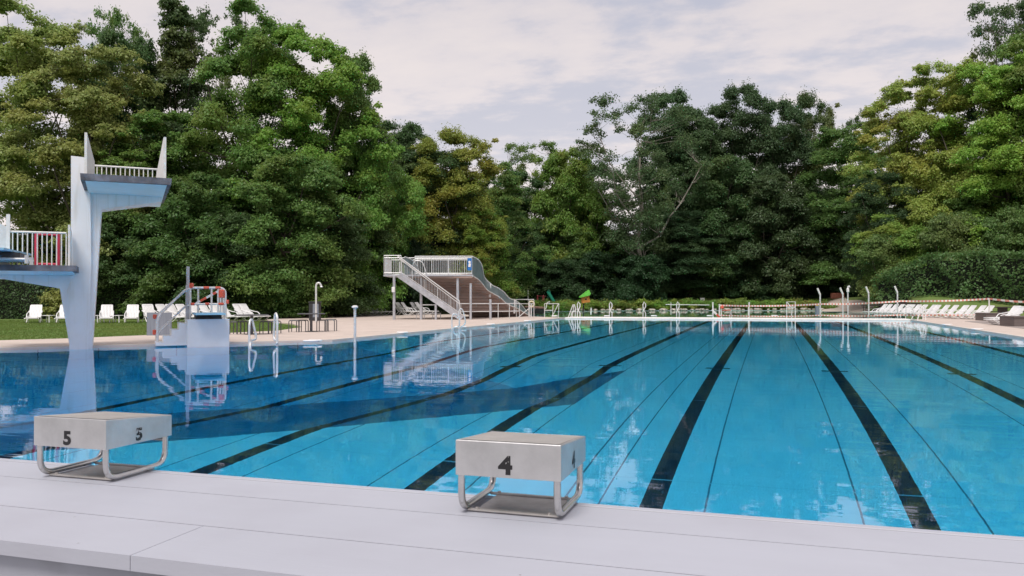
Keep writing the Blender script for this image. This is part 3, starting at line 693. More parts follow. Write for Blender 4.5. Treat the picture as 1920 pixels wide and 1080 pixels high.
# far-end triangular ladder frames
def frame_rail(pxs, Z, label, name='pool_ladder', r=.028, cat='pool ladder', group='pool ladders', m='white_rail'):
    b = P(*pxs[0][0], Z); t = thing(name, label, cat, (b.x, b.y, 0), group)
    for k, L in enumerate(pxs): MB().tube([P(x, y, Z+.25*k) for x, y in L], r, 8).build('rail', M[m], t)
    return t
frame_rail([[(1021, 596), (1021, 569.5), (1048, 569.5), (1047, 596)], [(1035, 594), (1047, 570)], [(1036, 596), (1037, 571)], [(1021, 582), (1036, 582)], [(1023, 580), (1026, 567), (1031, 566)]], 58, 'white tubular rail frame at the far left pool corner, left of the triangular ladder')
frame_rail([[(1065, 596), (1074.5, 571), (1077, 571), (1080, 580), (1077, 584), (1073, 584), (1070, 596)], [(1073, 596), (1076, 572), (1079, 582), (1078, 596)]], 57, 'white triangular ladder rails on the far walkway, below the playhouse')
for k, x in enumerate((1085, 1145, 1208, 1271)):
    Zf = 57.3
    frame_rail([[(x-2.5, 597), (x-2.2, 584), (x+2.5, 575), (x+2.5, 570), (x-.5, 566), (x-2.5, 571), (x-2, 580), (x+2.5, 587), (x+2.5, 597)]], Zf,
        ['first twisted white grab rail on the walkway, right beside the playhouse', 'second twisted white grab rail on the walkway, counted from the playhouse', 'third twisted white grab rail on the walkway, counted from the playhouse', 'fourth twisted white grab rail, left of the plain upright post'][k], name='grab_rail', cat='grab rail', group='grab rails along the walkway', r=.035)
frame_rail([[(1337, 597), (1336.5, 566.5)]], 57.2, 'white upright post on the walkway left of the taped A-frame', name='post', cat='post', r=.05, group='posts on the walkway')
frame_rail([[(1403.5, 597), (1403.5, 581), (1405, 566.5)], [(1404, 597), (1405.5, 580)]], 57.2, 'white upright post on the walkway right of the taped A-frame', name='post', cat='post', r=.05, group='posts on the walkway')
frame_rail([[(1475, 598), (1475, 566), (1491, 566), (1491, 598)], [(1476, 567), (1485, 578), (1484, 598)], [(1475, 576), (1490, 576)]], 57.2, 'white rail frame with crossed bars, between the taped A-frame and the tall poles', name='rail_frame', cat='rail frame', r=.035, group=None)
frame_rail([[(1258, 590), (1258, 567)], [(1248, 571), (1330, 572)]], 60, 'thin white post with a long horizontal bar in the shallow pool', name='rope_post', cat='post', r=.025, group=None)
frame_rail([[(1108, 590), (1108.5, 577)]], 63, 'short white post standing in the shallow pool, right of the playhouse', name='short_post', cat='post', r=.06, group=None)
# taped A-frame
af = thing('marker_frame', 'white A-shaped frame wound with red and white tape at the far walkway', 'marker frame', P(1355, 597, 56.6)*1.0)
af.location.z = 0
for L in ([(1348.5, 597), (1349, 570)], [(1353, 597), (1352, 571)], [(1368, 597), (1371, 577), (1372, 597)]):
    MB().tube([P(x, y, 56.6) for x, y in L], .04, 8).build('leg', M['white_rail'], af)
MB().tube([P(1353, 582, 56.6), P(1370, 581.5, 56.6)], .035, 8).build('crossbar', M['red'], af)
MB().beam(P(1335, 581, 56.7), P(1349, 595, 56.4), .12, .10).build('flap', M['plastic'], af)
MB().beam(P(1344, 589.5, 56.45), P(1350, 596, 56.35), .13, .11).build('red_flap', M['red'], af)
MB().box(P(1354, 576, 56.5), (.22, .1, .22), bev=.03).build('lamp', M['red'], af)
# low rails at right-hand corner
t = thing('pool_ladder', 'looped white grab rails at the far right corner, left of the tall paired loop', 'pool ladder', G(1700, 600, 0), 'pool ladders')
MB().tube(rounded([P(1688, 596, 55), P(1692, 575, 55), P(1695, 570, 55), P(1699, 574, 55), P(1698, 597, 55)], .3, 5), .03, 8).build('grab_rail', M['white_rail'], t)
MB().tube(rounded([P(1699, 576, 54.5), P(1706, 573.5, 54.5), P(1712, 578, 54.5), P(1713, 592, 54.5), P(1709, 598, 54.5)], .3, 5), .03, 8).build('grab_rail', M['white_rail'], t)
t = thing('pool_ladder', 'tall looped white grab rails at the far right pool corner beside the loungers', 'pool ladder', G(1728, 607, 0), 'pool ladders')
MB().tube(rounded([P(1735.5, 608, 48), P(1735.5, 578, 48), P(1731, 573, 48), P(1727, 577, 48), P(1719, 604, 48), P(1729, 606, 48)], .35, 6), .034, 8).build('grab_rail', M['white_rail'], t)
MB().tube(rounded([P(1730, 606, 48.6), P(1731, 580, 48.6), P(1727, 575, 48.6)], .3, 5), .03, 8).build('grab_rail', M['white_rail'], t)

# tall poles with bent heads
def pole(px, top, foot, Z, label, r=.05, bend=True):
    b = P(px, foot, Z); b.z = .02; tp = P(px, top, Z)
    t = thing('shower_pole', label, 'pole', b, 'tall poles with bent heads at the far end')
    H = tp.z
    MB().tube([b, b+UP*(H-.45)], r, 8).build('pole', M['rail'], t)
    MB().tube([b+UP*(H-.45), b+UP*(H-.12)-RIGHT*.14, b+UP*H-RIGHT*.18], r*1.25, 8).build('head', M['white_rail'], t)
pole(1538, 541, 597, 56.8, 'leftmost tall pole with a bent head, right of the crossed rail frame')
pole(1580.5, 540, 598, 56.6, 'tall bent-headed pole standing directly left of the white lamp post')
pole(1629, 538, 599, 56.3, 'third tall bent-headed pole, between the lamp post and the row of loungers')
pole(1683, 537, 601, 55.8, 'rightmost tall bent-headed pole, in front of the first loungers')
b = P(1590, 598, 56.2); b.z = .02
t = thing('lamp_post', 'white lamp post with a boxy head and small hook among the tall poles', 'lamp post', b)
MB().tube([b, b+UP*1.78], .045, 8).build('pole', M['rail'], t)
mb = MB(); mb.box(b+UP*1.9, (.17, .17, .30), bev=.04); mb.tube([b+UP*2.02, b+UP*2.16+RIGHT*.02, b+UP*2.2+RIGHT*.1, b+UP*2.1+RIGHT*.14], .045, 8); mb.build('lamp_head', M['plastic'], t)
# barrier tape
pA = P(1350, 572.5, 56.5); pB = P(1538, 570.2, 55.8); pC = P(1690, 564.5, 52); pD = P(1855, 560.2, 48.6); pE = P(2010, 566, 40)
tape_line('barrier_tape', [pA, pB, pC, pD, pE], 'upper red and white barrier tape between the A-frame and the post by the planter', 'barrier tape', w_=.11, group='barrier tapes')
tape_line('barrier_tape', [P(1350, 591, 56.4), P(1540, 591.2, 55.7), P(1690, 590.5, 53), P(1760, 590.3, 51), P(1854, 589.5, 48.7), P(2010, 591, 40)], 'lower red and white barrier tape running just above the walkway', 'barrier tape', w_=.09, group='barrier tapes')
b = P(1855, 602, 48.6); b.z = DECK_Z
t = thing('tape_post', 'thin white post holding the barrier tape beside the brown planter', 'post', b); MB().tube([b, Vector((b.x, b.y, pD.z+.03))], .04, 8).build('post', M['white_rail'], t)
t.name = 'tape_post'
MB().box((b.x, b.y, DECK_Z+.02), (.3, .3, .04), bev=.01).build('foot', M['rail'], t)

# lone white pole on the left pool edge
b = G(665.5, 638.5, DECK_Z); t = thing('edge_pole', 'single white steel pole with a round cap on the left pool edge', 'pole', b)
MB().tube([b-UP*.3, b+UP*1.02], .042, 10).build('pole', M['rail'], t)
MB().lathe((b.x, b.y, b.z+1.02), [(.045, 0), (.10, .02), (.10, .06), (.05, .09)], 12).build('cap', M['plastic'], t)
# white overflow boxes on the pool edges
def edgebox(px, py, label, w_=.34):
    p = G(px, py, .07)
    if px < 1100: p.x = min(p.x, -13.50)
    else: p.x = max(p.x, 8.18)
    t = MB().box((p.x, p.y, .085), (w_, .22, .06), rz=TH, bev=.02).build('skimmer_lid', M['plastic'])
    tag(t, label, 'skimmer lid', 'white skimmer lids along the pool edge')
for px, py, lb_ in [(634, 641.0, 'white skimmer lid on the left pool edge, just left of the lone pole'), (645, 640.2, 'white skimmer lid touching the lone pole on the left pool edge'), (808, 624.6, 'white skimmer lid on the left edge below the slide stairs'), (904, 613.8, 'white skimmer lid on the left edge under the slide side'), (952, 608.6, 'white skimmer lid on the left edge below the end of the slide'), (1015, 602, 'white skimmer lid on the left edge nearest the far rail frame'),
    (1754, 609.0, 'white skimmer lid on the right edge, nearest the tall looped rails'), (1812, 617.5, 'white skimmer lid at the middle of the right pool edge'), (1918, 635.2, 'white skimmer lid on the right edge cut by the photo border')]: edgebox(px, py, lb_, .42)
for i, px in enumerate((1040, 1138, 1226, 1331, 1452, 1535, 1645)):
    p = P(px, 595, 57.0); t = MB().box((p.x, p.y, .14), (.42, .26, .10), rz=TH, bev=.03).build('walkway_box', M['plastic'])
    tag(t, ['white box at the far left end of the walkway', 'white box on the walkway left of the second grab rail', 'white box on the walkway between the second and third grab rails', 'white box on the walkway left of the taped A-frame', 'white box on the walkway between the A-frame and crossed rail frame', 'white box on the walkway at the foot of the leftmost tall pole', 'white box on the walkway near the rightmost tall pole'][i], 'box', 'white boxes on the walkway')
# ------------------------------------------------------------------ wide slide with platform and stairs
sl = thing('wide_slide', 'grey steel platform with stairs and a wide wavy brown-sided slide on the left deck', 'slide', G(800, 600, 0))
Z0 = 51.0; Z1 = 53.6     # near and far depth of the platform
M['slide_under'] = mat('brown_slide_underside', (.36, .26, .225), .6, .1, .10, 1.0)
M['slide_wall'] = mat('grey_slide_wall', (.20, .25, .26), .3, .2, .12, 1.5)
zd = P(739, 515, Z0).z; zt = P(739, 479, Z0).z; zlow = P(739, 518, Z0).z
def X_(px, Z, z): p = P(px, 540, Z); p.z = z; return p
for px, Z in ((739, Z0), (789.5, Z0+.3)):
    MB().tube([X_(px, Z, DECK_Z), X_(px, Z, zlow)], .09, 14).build('post', M['galv'], sl)
MB().tube([X_(858, Z0+.2, DECK_Z), X_(858, Z0+.2, zlow)], .09, 14).build('post', M['galv'], sl)
for px, top in ((882.5, 531), (919.5, 561), (817, 571)): MB().tube([X_(px, 50.8, DECK_Z), P(px, top, 50.8)], .075, 12).build('post', M['galv'], sl)
mb = MB(); a, b, c, d = X_(719, Z0, 0), X_(887, Z0, 0), X_(887, Z1+.5, 0), X_(726, Z1+.5, 0)
mb.prism([a, b, b+FWD*3.0, a+FWD*3.0], (0, 0, zlow), (0, 0, zd)); mb.build('platform', M['galv'], sl, smooth=False)
def bars(mb, p, q, h, step, r=.025, rb=.010, mid=None, toe=True):
    p, q = Vector(p), Vector(q); L = (q-p).length; n_ = max(2, int(L/step))
    mb.tube([p+UP*h, q+UP*h], r, 8); mb.tube([p+UP*.12, q+UP*.12], r*.7, 6); mb.tube([p+UP*(h-.14), q+UP*(h-.14)], r*.7, 6)
    for i in range(n_+1):
        x = p.lerp(q, i/n_); big = i % 9 == 0 or i == n_
        mb.tube([x, x+UP*(h if big else h-.14)], r if big else rb, 6 if big else 4)
    return mb
hr = zt-zd
pa, pb = X_(720, Z0, zd), X_(752, Z0, zd)
MB_ = bars(MB(), pa, pb, hr, .115); MB_.build('railing', M['rail'], sl)
bars(MB(), X_(778, Z0+1.1, zd), X_(885, Z0+1.1, zd), hr, .115).build('railing', M['rail'], sl)
bars(MB(), X_(724, Z1+.4, zd), X_(884, Z1+.4, zd), hr, .115).build('railing', M['rail'], sl)
bars(MB(), pa, pa+FWD*3.0, hr, .115).build('railing', M['rail'], sl)
# hoop and information board on the platform
MB().tube(rounded([X_(771, Z0+1.0, zd), X_(776, Z0+1.0, zd+.95), X_(792, Z0+1.0, zd+.9), X_(800, Z0+1.0, zd+.05)], .25, 5), .03, 8).build('hoop', M['rail'], sl)
M['blue'] = mat('blue_sign', (.02, .16, .48), .4, 0, .05, 3)
mb = MB(); s_a, s_b = X_(876.5, Z0-.05, 0), X_(884.5, Z0-.05, 0)
zs0, zs1 = P(880, 507, Z0).z, P(880, 484, Z0).z
mb.prism([Vector((s_a.x, s_a.y, zs0)), Vector((s_b.x, s_b.y, zs0)), Vector((s_b.x, s_b.y, zs1)), Vector((s_a.x, s_a.y, zs1))], (0, 0, 0), FWD*.03); sg = mb.build('sign', M['blue'], sl, smooth=False)
sc_ = (s_a+s_b)/2; sc_.z = (zs0+zs1)/2
mb = MB(); o = sc_-FWD*.012
mb.prism([o+RIGHT*.08*math.cos(k*math.pi/5)+UP*(.14+.08*math.sin(k*math.pi/5)) for k in range(10)], (0, 0, 0), -FWD*.006)
mb.prism([o-RIGHT*.09-UP*.16, o+RIGHT*.06-UP*.18, o+RIGHT*.09+UP*.02, o+RIGHT*.02+UP*.08, o-RIGHT*.05+UP*.04], (0, 0, 0), -FWD*.006); mb.build('pictogram', M['plastic'], sg, smooth=False)
# stairs: stringers, treads, railings; they climb to the left in front of the platform
for Zs in (Z0-.25, Z0+.75):
    tp, bt = X_(748, Zs, zd-.02), X_(866, Zs, .12)
    mb = MB(); mb.beam(tp, bt, .06, .34); mb.build('stringer', M['galv'], sl, smooth=False)
    d_ = bt-tp; mb = MB(); hh = 1.0
    mb.tube([tp-RIGHT*.1+UP*(hr+.0), bt+UP*(hh)-d_.normalized()*.2, bt+UP*.25-d_.normalized()*.1], .036, 8)
    mb.tube([tp+UP*(hr-.17), bt+UP*(hh-.17)-d_.normalized()*.2], .026, 8)
    nb_ = 40
    mb.tube([tp+UP*.26, bt+UP*.26], .018, 6)
    for i in range(nb_):
        x = tp+d_*(i+.5)/nb_; mb.tube([x+UP*.2, x+UP*(hh-.15)], .026 if i % 8 == 0 else .010, 4)
    mb.build('stair_railing', M['rail'], sl)
M['tread'] = mat('stair_tread', (.36, .37, .40), .6, .3, .15, 4)
mb = MB(); tp, bt = X_(750, Z0-.22, zd), X_(866, Z0-.22, .1)
for i in range(16):
    x = tp.lerp(bt, (i+.8)/16.4); mb.prism([x, x+RIGHT*.27, x+RIGHT*.27+FWD*.94, x+FWD*.94], (0, 0, -.04), (0, 0, 0))
mb.build('treads', M['tread'], sl, smooth=False)
# the slide itself
rim = [(886, 517, 51.0), (897, 524, 52.0), (906, 534, 53.0), (914, 544, 53.9), (926, 551, 54.8), (938, 558, 55.6), (947, 567, 56.4), (957, 573, 57.2), (968, 577, 58.0), (978, 583, 58.8), (988, 589, 59.6), (996, 591.5, 60.2)]
top = [(886, 481, 51.0), (897, 487, 52.0), (904, 499, 53.0), (908, 519, 53.9), (922, 534, 54.8), (934, 540, 55.6), (945, 548, 56.4), (955, 559, 57.2), (967, 564, 58.0), (977, 571, 58.8), (985, 581, 59.6), (992, 589, 60.2)]
rp = [P(*q) for q in rim]; tp_ = [P(*q) for q in top]
# smooth the profiles
def smooth_(L, k=4):
    out = []
    for i in range(len(L)-1):
        p0, p1, p2, p3 = L[max(i-1, 0)], L[i], L[i+1], L[min(i+2, len(L)-1)]
        for j in range(k):
            t = j/k; out.append(.5*((2*p1)+(p2-p0)*t+(2*p0-5*p1+4*p2-p3)*t*t+(-p0+3*p1-3*p2+p3)*t**3))
    out.append(L[-1]); return out
rp, tp_ = smooth_(rp), smooth_(tp_)
WV = -RIGHT*4.3+FWD*.25
mb = MB(); n_ = len(rp); nn = 1
# ribbed underside, slatted like boards
for i in range(n_-1):
    a, b = rp[i], rp[i+1]
    mb.prism([a, b, b+WV, a+WV], UP*0, UP*-.06)
M['slide_top'] = mat('slide_surface', (.42, .47, .48), .3, .1, .06, 1)
su = mb.build('slide_bed', M['slide_under'], sl, smooth=False)
mb = MB()
for i in range(0, n_-1, 2):
    a = rp[i]-UP*.10; mb.beam(a, a+WV, .06, .09)
mb.build('cross_rib', M['slide_under'], sl, smooth=False)
# board cladding under the bed: planks that step down with the profile
mb = MB(); zc = .55; clad = FWD*.35
zz_ = zlow-.05; k = 0
while zz_ > .42:
    # rightmost reach of the bed at this height
    best = max((p for p in rp if p.z >= zz_), key=lambda p: p.dot(RIGHT), default=rp[0])
    pr_ = best-RIGHT*.05; pr_.z = zz_; pl_ = X_(800+min(70, k*4.2), 53.6, zz_)
    mb.prism([pl_, pr_, pr_+UP*.205, pl_+UP*.205], (0, 0, 0), FWD*.03); zz_ -= .225; k += 1
mb.build('board_cladding', M['slide_under'], sl, smooth=False)
for off, nm in ((Vector((0, 0, 0)), 0), (WV, 1)):
    mb = MB()
    for i in range(n_-1):
        mb.prism([rp[i]+off, rp[i+1]+off, tp_[i+1]+off, tp_[i]+off], (0, 0, 0), -RIGHT*.03)
    w_ = mb.build('side_wall', M['slide_wall'], sl, smooth=False)
    MB().tube([p+off for p in tp_], .038, 8).build('handrail', M['rail'], sl)
    if nm == 0: MB().tube([p+off-UP*.0 for p in rp], .035, 8).build('lower_rail', M['rail'], sl)
for i in (15, 31):
    mb = MB(); mb.beam(tp_[i]+RIGHT*.03, tp_[i]-UP*.95+RIGHT*.0, .05, .13); mb.build('bracket', M['plastic'], sl, smooth=False)
# small white meter box on the first post
q = X_(737.5, Z0-.15, P(738, 543, Z0).z); MB().box(q, (.20, .12, .34), rz=TH, bev=.02).build('meter_box', M['plastic'], sl)

# guard rail between deck and shallow pool
gr = thing('guard_rail', 'low steel guard rail with posts between the slide and the deck', 'guard rail', G(930, 598, 0))
def grail(pts, Z, hs=(1.0, .5)):
    mb = MB()
    L = [X_(x, z_, DECK_Z) for x, z_ in pts]
    for h in hs: mb.tube([p+UP*h for p in L], .028, 8)
    for p in L: mb.tube([p, p+UP*hs[0]], .026, 6)
    return mb
grail([(862, 51.0), (884, 51.2), (921, 51.6), (934, 51.8), (955, 52.3), (974, 53)], 0).build('rail', M['rail'], gr)
grail([(955, 60), (968, 58), (992, 56.6), (1001, 56.4)], 0, (1.25, .95)).build('rail', M['rail'], gr)
mb = MB(); mb.tube([P(972, 595, 56), P(986, 583, 56), P(994, 577, 56)], .03, 8); mb.tube([P(992, 596, 56), P(992, 567, 56)], .05, 8); mb.tube([P(996, 596, 55.8), P(996, 569, 55.8)], .04, 8); mb.build('rail', M['rail'], gr)
t = thing('life_ring', 'pale ring buoy hanging at the end of the guard rail beside the slide foot', 'life ring', P(996, 569, 57.5))
c = P(996.5, 570, 57.3); MB().tube([c+RIGHT*.19*math.cos(k*math.pi/8)+UP*.19*math.sin(k*math.pi/8) for k in range(16)], .06, 8, closed=True).build('ring', mat('cream_ring', (.72, .62, .42), .6), t)
# dark wooden pier edge behind, at the left end of the shallow pool
pr0 = thing('pier', 'low dark red pier at the left end of the shallow pool', 'pier', P(1005, 582, 72))
mb = MB(); a, b = P(985, 576, 76), P(1021, 575.5, 70); a.z = b.z = .62
mb.prism([a, b, b+FWD*5, a+FWD*9], (0, 0, -.12), (0, 0, 0)); mb.build('deck', mat('red_brown_deck', (.30, .17, .13), .8, 0, .15, 2), pr0, smooth=False)
mb = MB(); mb.prism([a, b, b+FWD*.1, a+FWD*.1], (0, 0, -.6), (0, 0, -.12)); mb.build('side', M['dark'], pr0, smooth=False)

# ------------------------------------------------------------------ tables and stools
M['table'] = mat('grey_table', (.10, .10, .11), .5, .1, .1, 5)
def table(px, py, r, label):
    b = G(px, py, DECK_Z); t = thing('round_table', label, 'table', b, 'round tables on the deck')
    MB().lathe((b.x, b.y, b.z+.70), [(r-.02, 0), (r, .012), (r, .03), (r-.02, .04)], 28).build('tabletop', M['table'], t)
    MB().tube([b, b+UP*.70], .055, 10).build('pedestal', M['table'], t)
    MB().lathe((b.x, b.y, b.z), [(.26, 0), (.26, .02), (.05, .04)], 16).build('foot', M['table'], t)
def bench(px0, px1, py, label, h=.46):
    a, b = G(px0, py, DECK_Z), G(px1, py, DECK_Z); t = thing('stool', label, 'stool', (a+b)/2, 'grey tube stools round the tables')
    d = (b-a); dn = d.normalized(); s = Vector((-dn.y, dn.x, 0))*.36
    for off in (s*0, s):
        MB().tube(rounded([a+off, a+off+UP*h, b+off+UP*h, b+off], .07, 5), .018, 8).build('leg_frame', M['table'], t)
    MB().prism([a+dn*.03, b-dn*.03, b-dn*.03+s, a+dn*.03+s], (0, 0, h-.005), (0, 0, h+.025)).build('seat', M['table'], t, smooth=False)
table(583.5, 622, .55, 'round grey table on the deck with stools, below the outdoor shower')
bench(541.5, 560, 623, 'grey tube stool at the far left of the table below the shower'); bench(556, 573, 622.5, 'grey tube stool directly left of the table below the shower')
bench(594, 611, 622, 'grey tube stool directly right of the table below the shower'); bench(609, 627, 621, 'grey tube stool at the far right of the table below the shower')
table(472, 627, .62, 'round grey table on the grass edge behind the first grab rails')
bench(431, 445, 627, 'grey tube stool beside the springboard stand'); bench(444, 458, 626.5, 'grey tube stool left of the table behind the first grab rails')
bench(487, 503, 626, 'grey tube stool between the table and the second grab rail'); bench(504, 521, 625.5, 'grey tube stool behind the right-hand grab rail')
def white_table(p, rz, label, grp='small white side tables'):
    t = thing('side_table', label, 'side table', p, grp)
    mb = MB(); c, s = math.cos(rz), math.sin(rz); d = .27
    mb.box(p+UP*.43, (.62, .62, .035), rz=rz, bev=.01); mb.build('tabletop', M['plastic'], t)
    for i in (-1, 1):
        for j in (-1, 1):
            o = Vector((i*d*c-j*d*s, i*d*s+j*d*c, 0)); MB().beam(p+o*1.1, p+o+UP*.42, .045, .045).build('leg', M['plastic'], t, smooth=False)

# outdoor shower, bin, wall, benches behind the tables
b = G(592.5, 603, DECK_Z); t = thing('outdoor_shower', 'tall steel outdoor shower with a curved head beside the dark bin', 'shower', b)
MB().tube(rounded([b, b+UP*2.08, b+UP*2.22+RIGHT*.04, b+UP*2.26+RIGHT*.20, b+UP*2.08+RIGHT*.30], .14, 6), .055, 10).build('pipe', M['rail'], t)
MB().lathe((b+RIGHT*.31+UP*2.0), [(.09, 0), (.05, .08)], 12).build('shower_head', M['rail'], t)
b = G(586, 602, DECK_Z)+FWD*.6; t = thing('litter_bin', 'dark grey box-shaped bin with a pale side next to the outdoor shower', 'bin', b)
mb = MB(); mb.box(b+UP*.55, (.62, .5, 1.06), rz=TH, bev=.02); mb.build('body', M['dark'], t)
MB().box(b+UP*.62-FWD*.258+RIGHT*.1, (.34, .012, .8), rz=TH).build('door', M['greypanel'], t, smooth=False); MB().box(b+UP*1.12, (.68, .56, .08), rz=TH, bev=.02).build('lid', M['dark'], t)
M['brown'] = mat('brown_stone_wall', (.22, .15, .125), .85, 0, .2, 2, bump=.3)
a, b = G(520, 596.5, 0), G(622, 594.5, 0); t = MB()
t.prism([a, b, b+FWD*.4, a+FWD*.4], (0, 0, -.1), (0, 0, .48)); t = t.build('retaining_wall', M['brown'], smooth=False); tag(t, 'low brown wall at the foot of the hedge behind the shower', 'wall')
M['darkwood'] = mat('dark_wood', (.05, .04, .036), .7, 0, .2, 3, stretch=(1, 8, 8))
def park_bench(p, rz, L, label, back=True, grp='dark benches'):
    t = thing('park_bench', label, 'bench', p, grp); c, s = Vector((math.cos(rz), math.sin(rz), 0)), Vector((-math.sin(rz), math.cos(rz), 0))
    for i in range(3): MB().beam(p-c*L/2+s*(.12*i)+UP*.45, p+c*L/2+s*(.12*i)+UP*.45, .10, .04).build('seat_plank', M['darkwood'], t, smooth=False)
    if back:
        for i in range(2): MB().beam(p-c*L/2+s*.42+UP*(.62+i*.16), p+c*L/2+s*.42+UP*(.62+i*.16), .035, .12).build('backrest_plank', M['darkwood'], t, smooth=False)
    for k in (-.4, .4):
        mb = MB(); mb.beam(p+c*L*k+s*.02, p+c*L*k+s*.02+UP*.43, .06, .06); mb.beam(p+c*L*k+s*.3, p+c*L*k+s*.42+UP*.85, .06, .06); mb.build('leg_frame', M['darkwood'], t, smooth=False)
for px, py, L, lb_ in [(637, 594.5, 1.9, 'dark picnic bench at the right end of the brown wall'), (716, 592, 2.0, 'dark bench behind the six loungers left of the slide'), (755, 590.5, 1.8, 'dark bench in the shade behind the first slide post')]:
    park_bench(G(px, py, 0), TH, L, lb_)
white_b = G(806, 598, DECK_Z)
t = thing('steel_table', 'long white steel table with rails under the slide stairs', 'table', white_b)
mb = MB(); a, b = X_(781, 52, .0), X_(826, 52, .0)
for p in (a, a+RIGHT*.5, b-RIGHT*.5, b): MB().tube([p+UP*DECK_Z, p+UP*.42], .025, 6).build('leg', M['rail'], t)
MB().prism([a, b, b+FWD*.5, a+FWD*.5], (0, 0, .42), (0, 0, .46)).build('tabletop', M['rail'], t, smooth=False)
t = thing('steel_table', 'white table standing behind the slide stairs', 'table', X_(804, 56, 0))
a, b = X_(790, 56, 0), X_(817, 56, 0)
MB().prism([a, b, b+FWD*.7, a+FWD*.7], (0, 0, .92), (0, 0, .98)).build('tabletop', M['plastic'], t, smooth=False)
for p in (a, b, a+FWD*.6, b+FWD*.6): MB().tube([p, p+UP*.93], .03, 6).build('leg', M['rail'], t)

# ------------------------------------------------------------------ loungers
def make_lounger(slats=True):
    t = thing('sun_lounger', 'white plastic sun lounger', 'sun lounger', (0, 0, 0))
    # foot at +x, backrest at -x, reclined
    def sl_panel(p, q, wd, name, nsl, curve=0.):
        p, q = Vector(p), Vector(q); mb = MB(); d = (q-p); dn = d.normalized(); nrm = Vector((-dn.z, 0, dn.x)); y = Vector((0, 1, 0))
        for s in (-1, 1): mb.beam(p+y*s*wd/2, q+y*s*wd/2*.94, .045, .05, up=nrm)
        mb.beam(p-y*wd/2, p+y*wd/2, .05, .045, up=nrm); mb.beam(q-y*wd/2*.94, q+y*wd/2*.94, .07, .045, up=nrm)
        for i in range(nsl):
            f = (i+.5)/nsl-.5; mb.beam(p+y*f*(wd-.05), q+y*f*(wd-.08), (wd-.05)/nsl-.014, .02, up=nrm)
        return mb.build(name, M['plastic'], t, smooth=False)
    sl_panel((-.30, 0, .36), (-.80, 0, 1.02), .60, 'backrest', 7)
    sl_panel((-.30, 0, .36), (1.10, 0, .31), .60, 'seat', 7)
    for s in (-1, 1):
        y = s*.34
        MB().tube(rounded([(-.62, y, .70), (-.25, y*1.02, .60), (.12, y*1.02, .56), (.30, y, .32)], .12, 4), .026, 6).build('armrest', M['plastic'], t)
        MB().tube(rounded([(-.52, y, .02), (-.28, y, .30), (.05, y, .40)], .1, 3), .028, 6).build('leg', M['plastic'], t)
        MB().tube(rounded([(-.05, y, .32), (.30, y, .04), (.62, y, .05), (.95, y, .30)], .15, 4), .026, 6).build('leg', M['plastic'], t)
    return t
proto = make_lounger(); used = [False]
def lounger(p, rz, label, group, sc=1.0, rake=None):
    if not used[0]: o = proto; used[0] = True
    else: o = copy_tree(proto)
    o.location = p; o.rotation_euler = (0, 0, rz+rnd.uniform(-.07, .07)); o.scale = sc if isinstance(sc, tuple) else (sc, sc, sc); o['label'] = label; o['group'] = group
    return o
face_cam = math.atan2(-FWD.y, -FWD.x)
gA = 'sun loungers on the grass by the hedge'
for px, lb_ in [(60, 'leftmost slatted lounger on the grass, left of the diving tower'), (116, 'slatted lounger half hidden by the left edge of the diving tower'), (196, 'slatted lounger on the grass just right of the diving tower'), (243, 'slatted lounger between the diving tower and the springboard steps')]:
    lounger(G(px+4, 606, 0), face_cam+.42, lb_, gA, 1.0)
for px, lb_ in [(90, 'white side table between the two leftmost loungers'), (180, 'white side table half hidden behind the right edge of the tower'), (220, 'white side table between the two loungers right of the tower')]:
    white_table(G(px, 605.5, 0), .2, lb_)
gB = 'turned sun loungers behind the springboard stand'
xs_ = [274, 308, 326, 345, 367, 388, 405, 422, 452, 464]
words_ = ['lounger standing high just left of the springboard stand guard panel', 'lounger directly behind the stair guard of the springboard stand', 'second lounger seen behind the sloping handrail of the stand', 'third lounger behind the steps, left of the crank post', 'lounger directly right of the crank post, behind the rails', 'lounger seen through the middle of the taped rails', 'lounger behind the diagonal tape of the springboard stand', 'lounger behind the right upright of the taped rails', 'left one of the two loungers standing right of the springboard stand', 'right one of the two loungers standing right of the springboard stand']
for i, (x, lb_) in enumerate(zip(xs_, words_)):
    lounger(G(x+10, 605-.3*i, 0), face_cam+(.7 if i == 0 else 1.12+.03*(i % 3)), lb_, gB, 1.02)
gC = 'sun loungers left of the slide'
for i, x in enumerate((656, 664, 675, 683, 692, 706)):
    lounger(G(x+9, 592.5-.2*i, .03), face_cam+1.25+.04*(i % 3), ['first', 'second', 'third', 'fourth', 'fifth', 'sixth'][i]+' lounger from the left in the row of six before the slide post', gC, 1.0)
gD = 'sun loungers under the slide platform'
for i, x in enumerate((747, 752, 763)):
    lounger(G(x+9, 591.5, .03), face_cam+1.2+.05*i, ['lounger just right of the first slide post', 'second lounger right of the first slide post', 'third lounger right of the first slide post'][i], gD, 1.0)
for i, x in enumerate((780, 789)):
    lounger(G(x+8, 590.5, .03), face_cam+1.3, ['lounger just left of the middle slide post', 'lounger just right of the middle slide post'][i], gD, 1.0)
gE = 'sun loungers in the row on the right deck'
xr = [1655, 1664, 1675, 1686, 1698, 1705, 1717, 1728, 1743, 1752, 1768, 1784, 1803, 1816, 1834, 1849]
ordn = ['first', 'second', 'third', 'fourth', 'fifth', 'sixth', 'seventh', 'eighth', 'ninth', 'tenth', 'eleventh', 'twelfth', 'thirteenth', 'fourteenth', 'fifteenth', 'sixteenth']
for i, x in enumerate(xr):
    py = 590.5+8.3*(x-1655)/194.
    lounger(G(x-11, py, DECK_Z), face_cam-1.48-.05*(i % 3), ordn[i]+' white lounger from the left in the long row on the right deck', gE, (.92, .92, .80))
lounger(G(1889, 609.5, DECK_Z), face_cam-1.52, 'white lounger in front of the large brown planter box at the right edge', 'loungers by the planters', (.9, .9, .85))
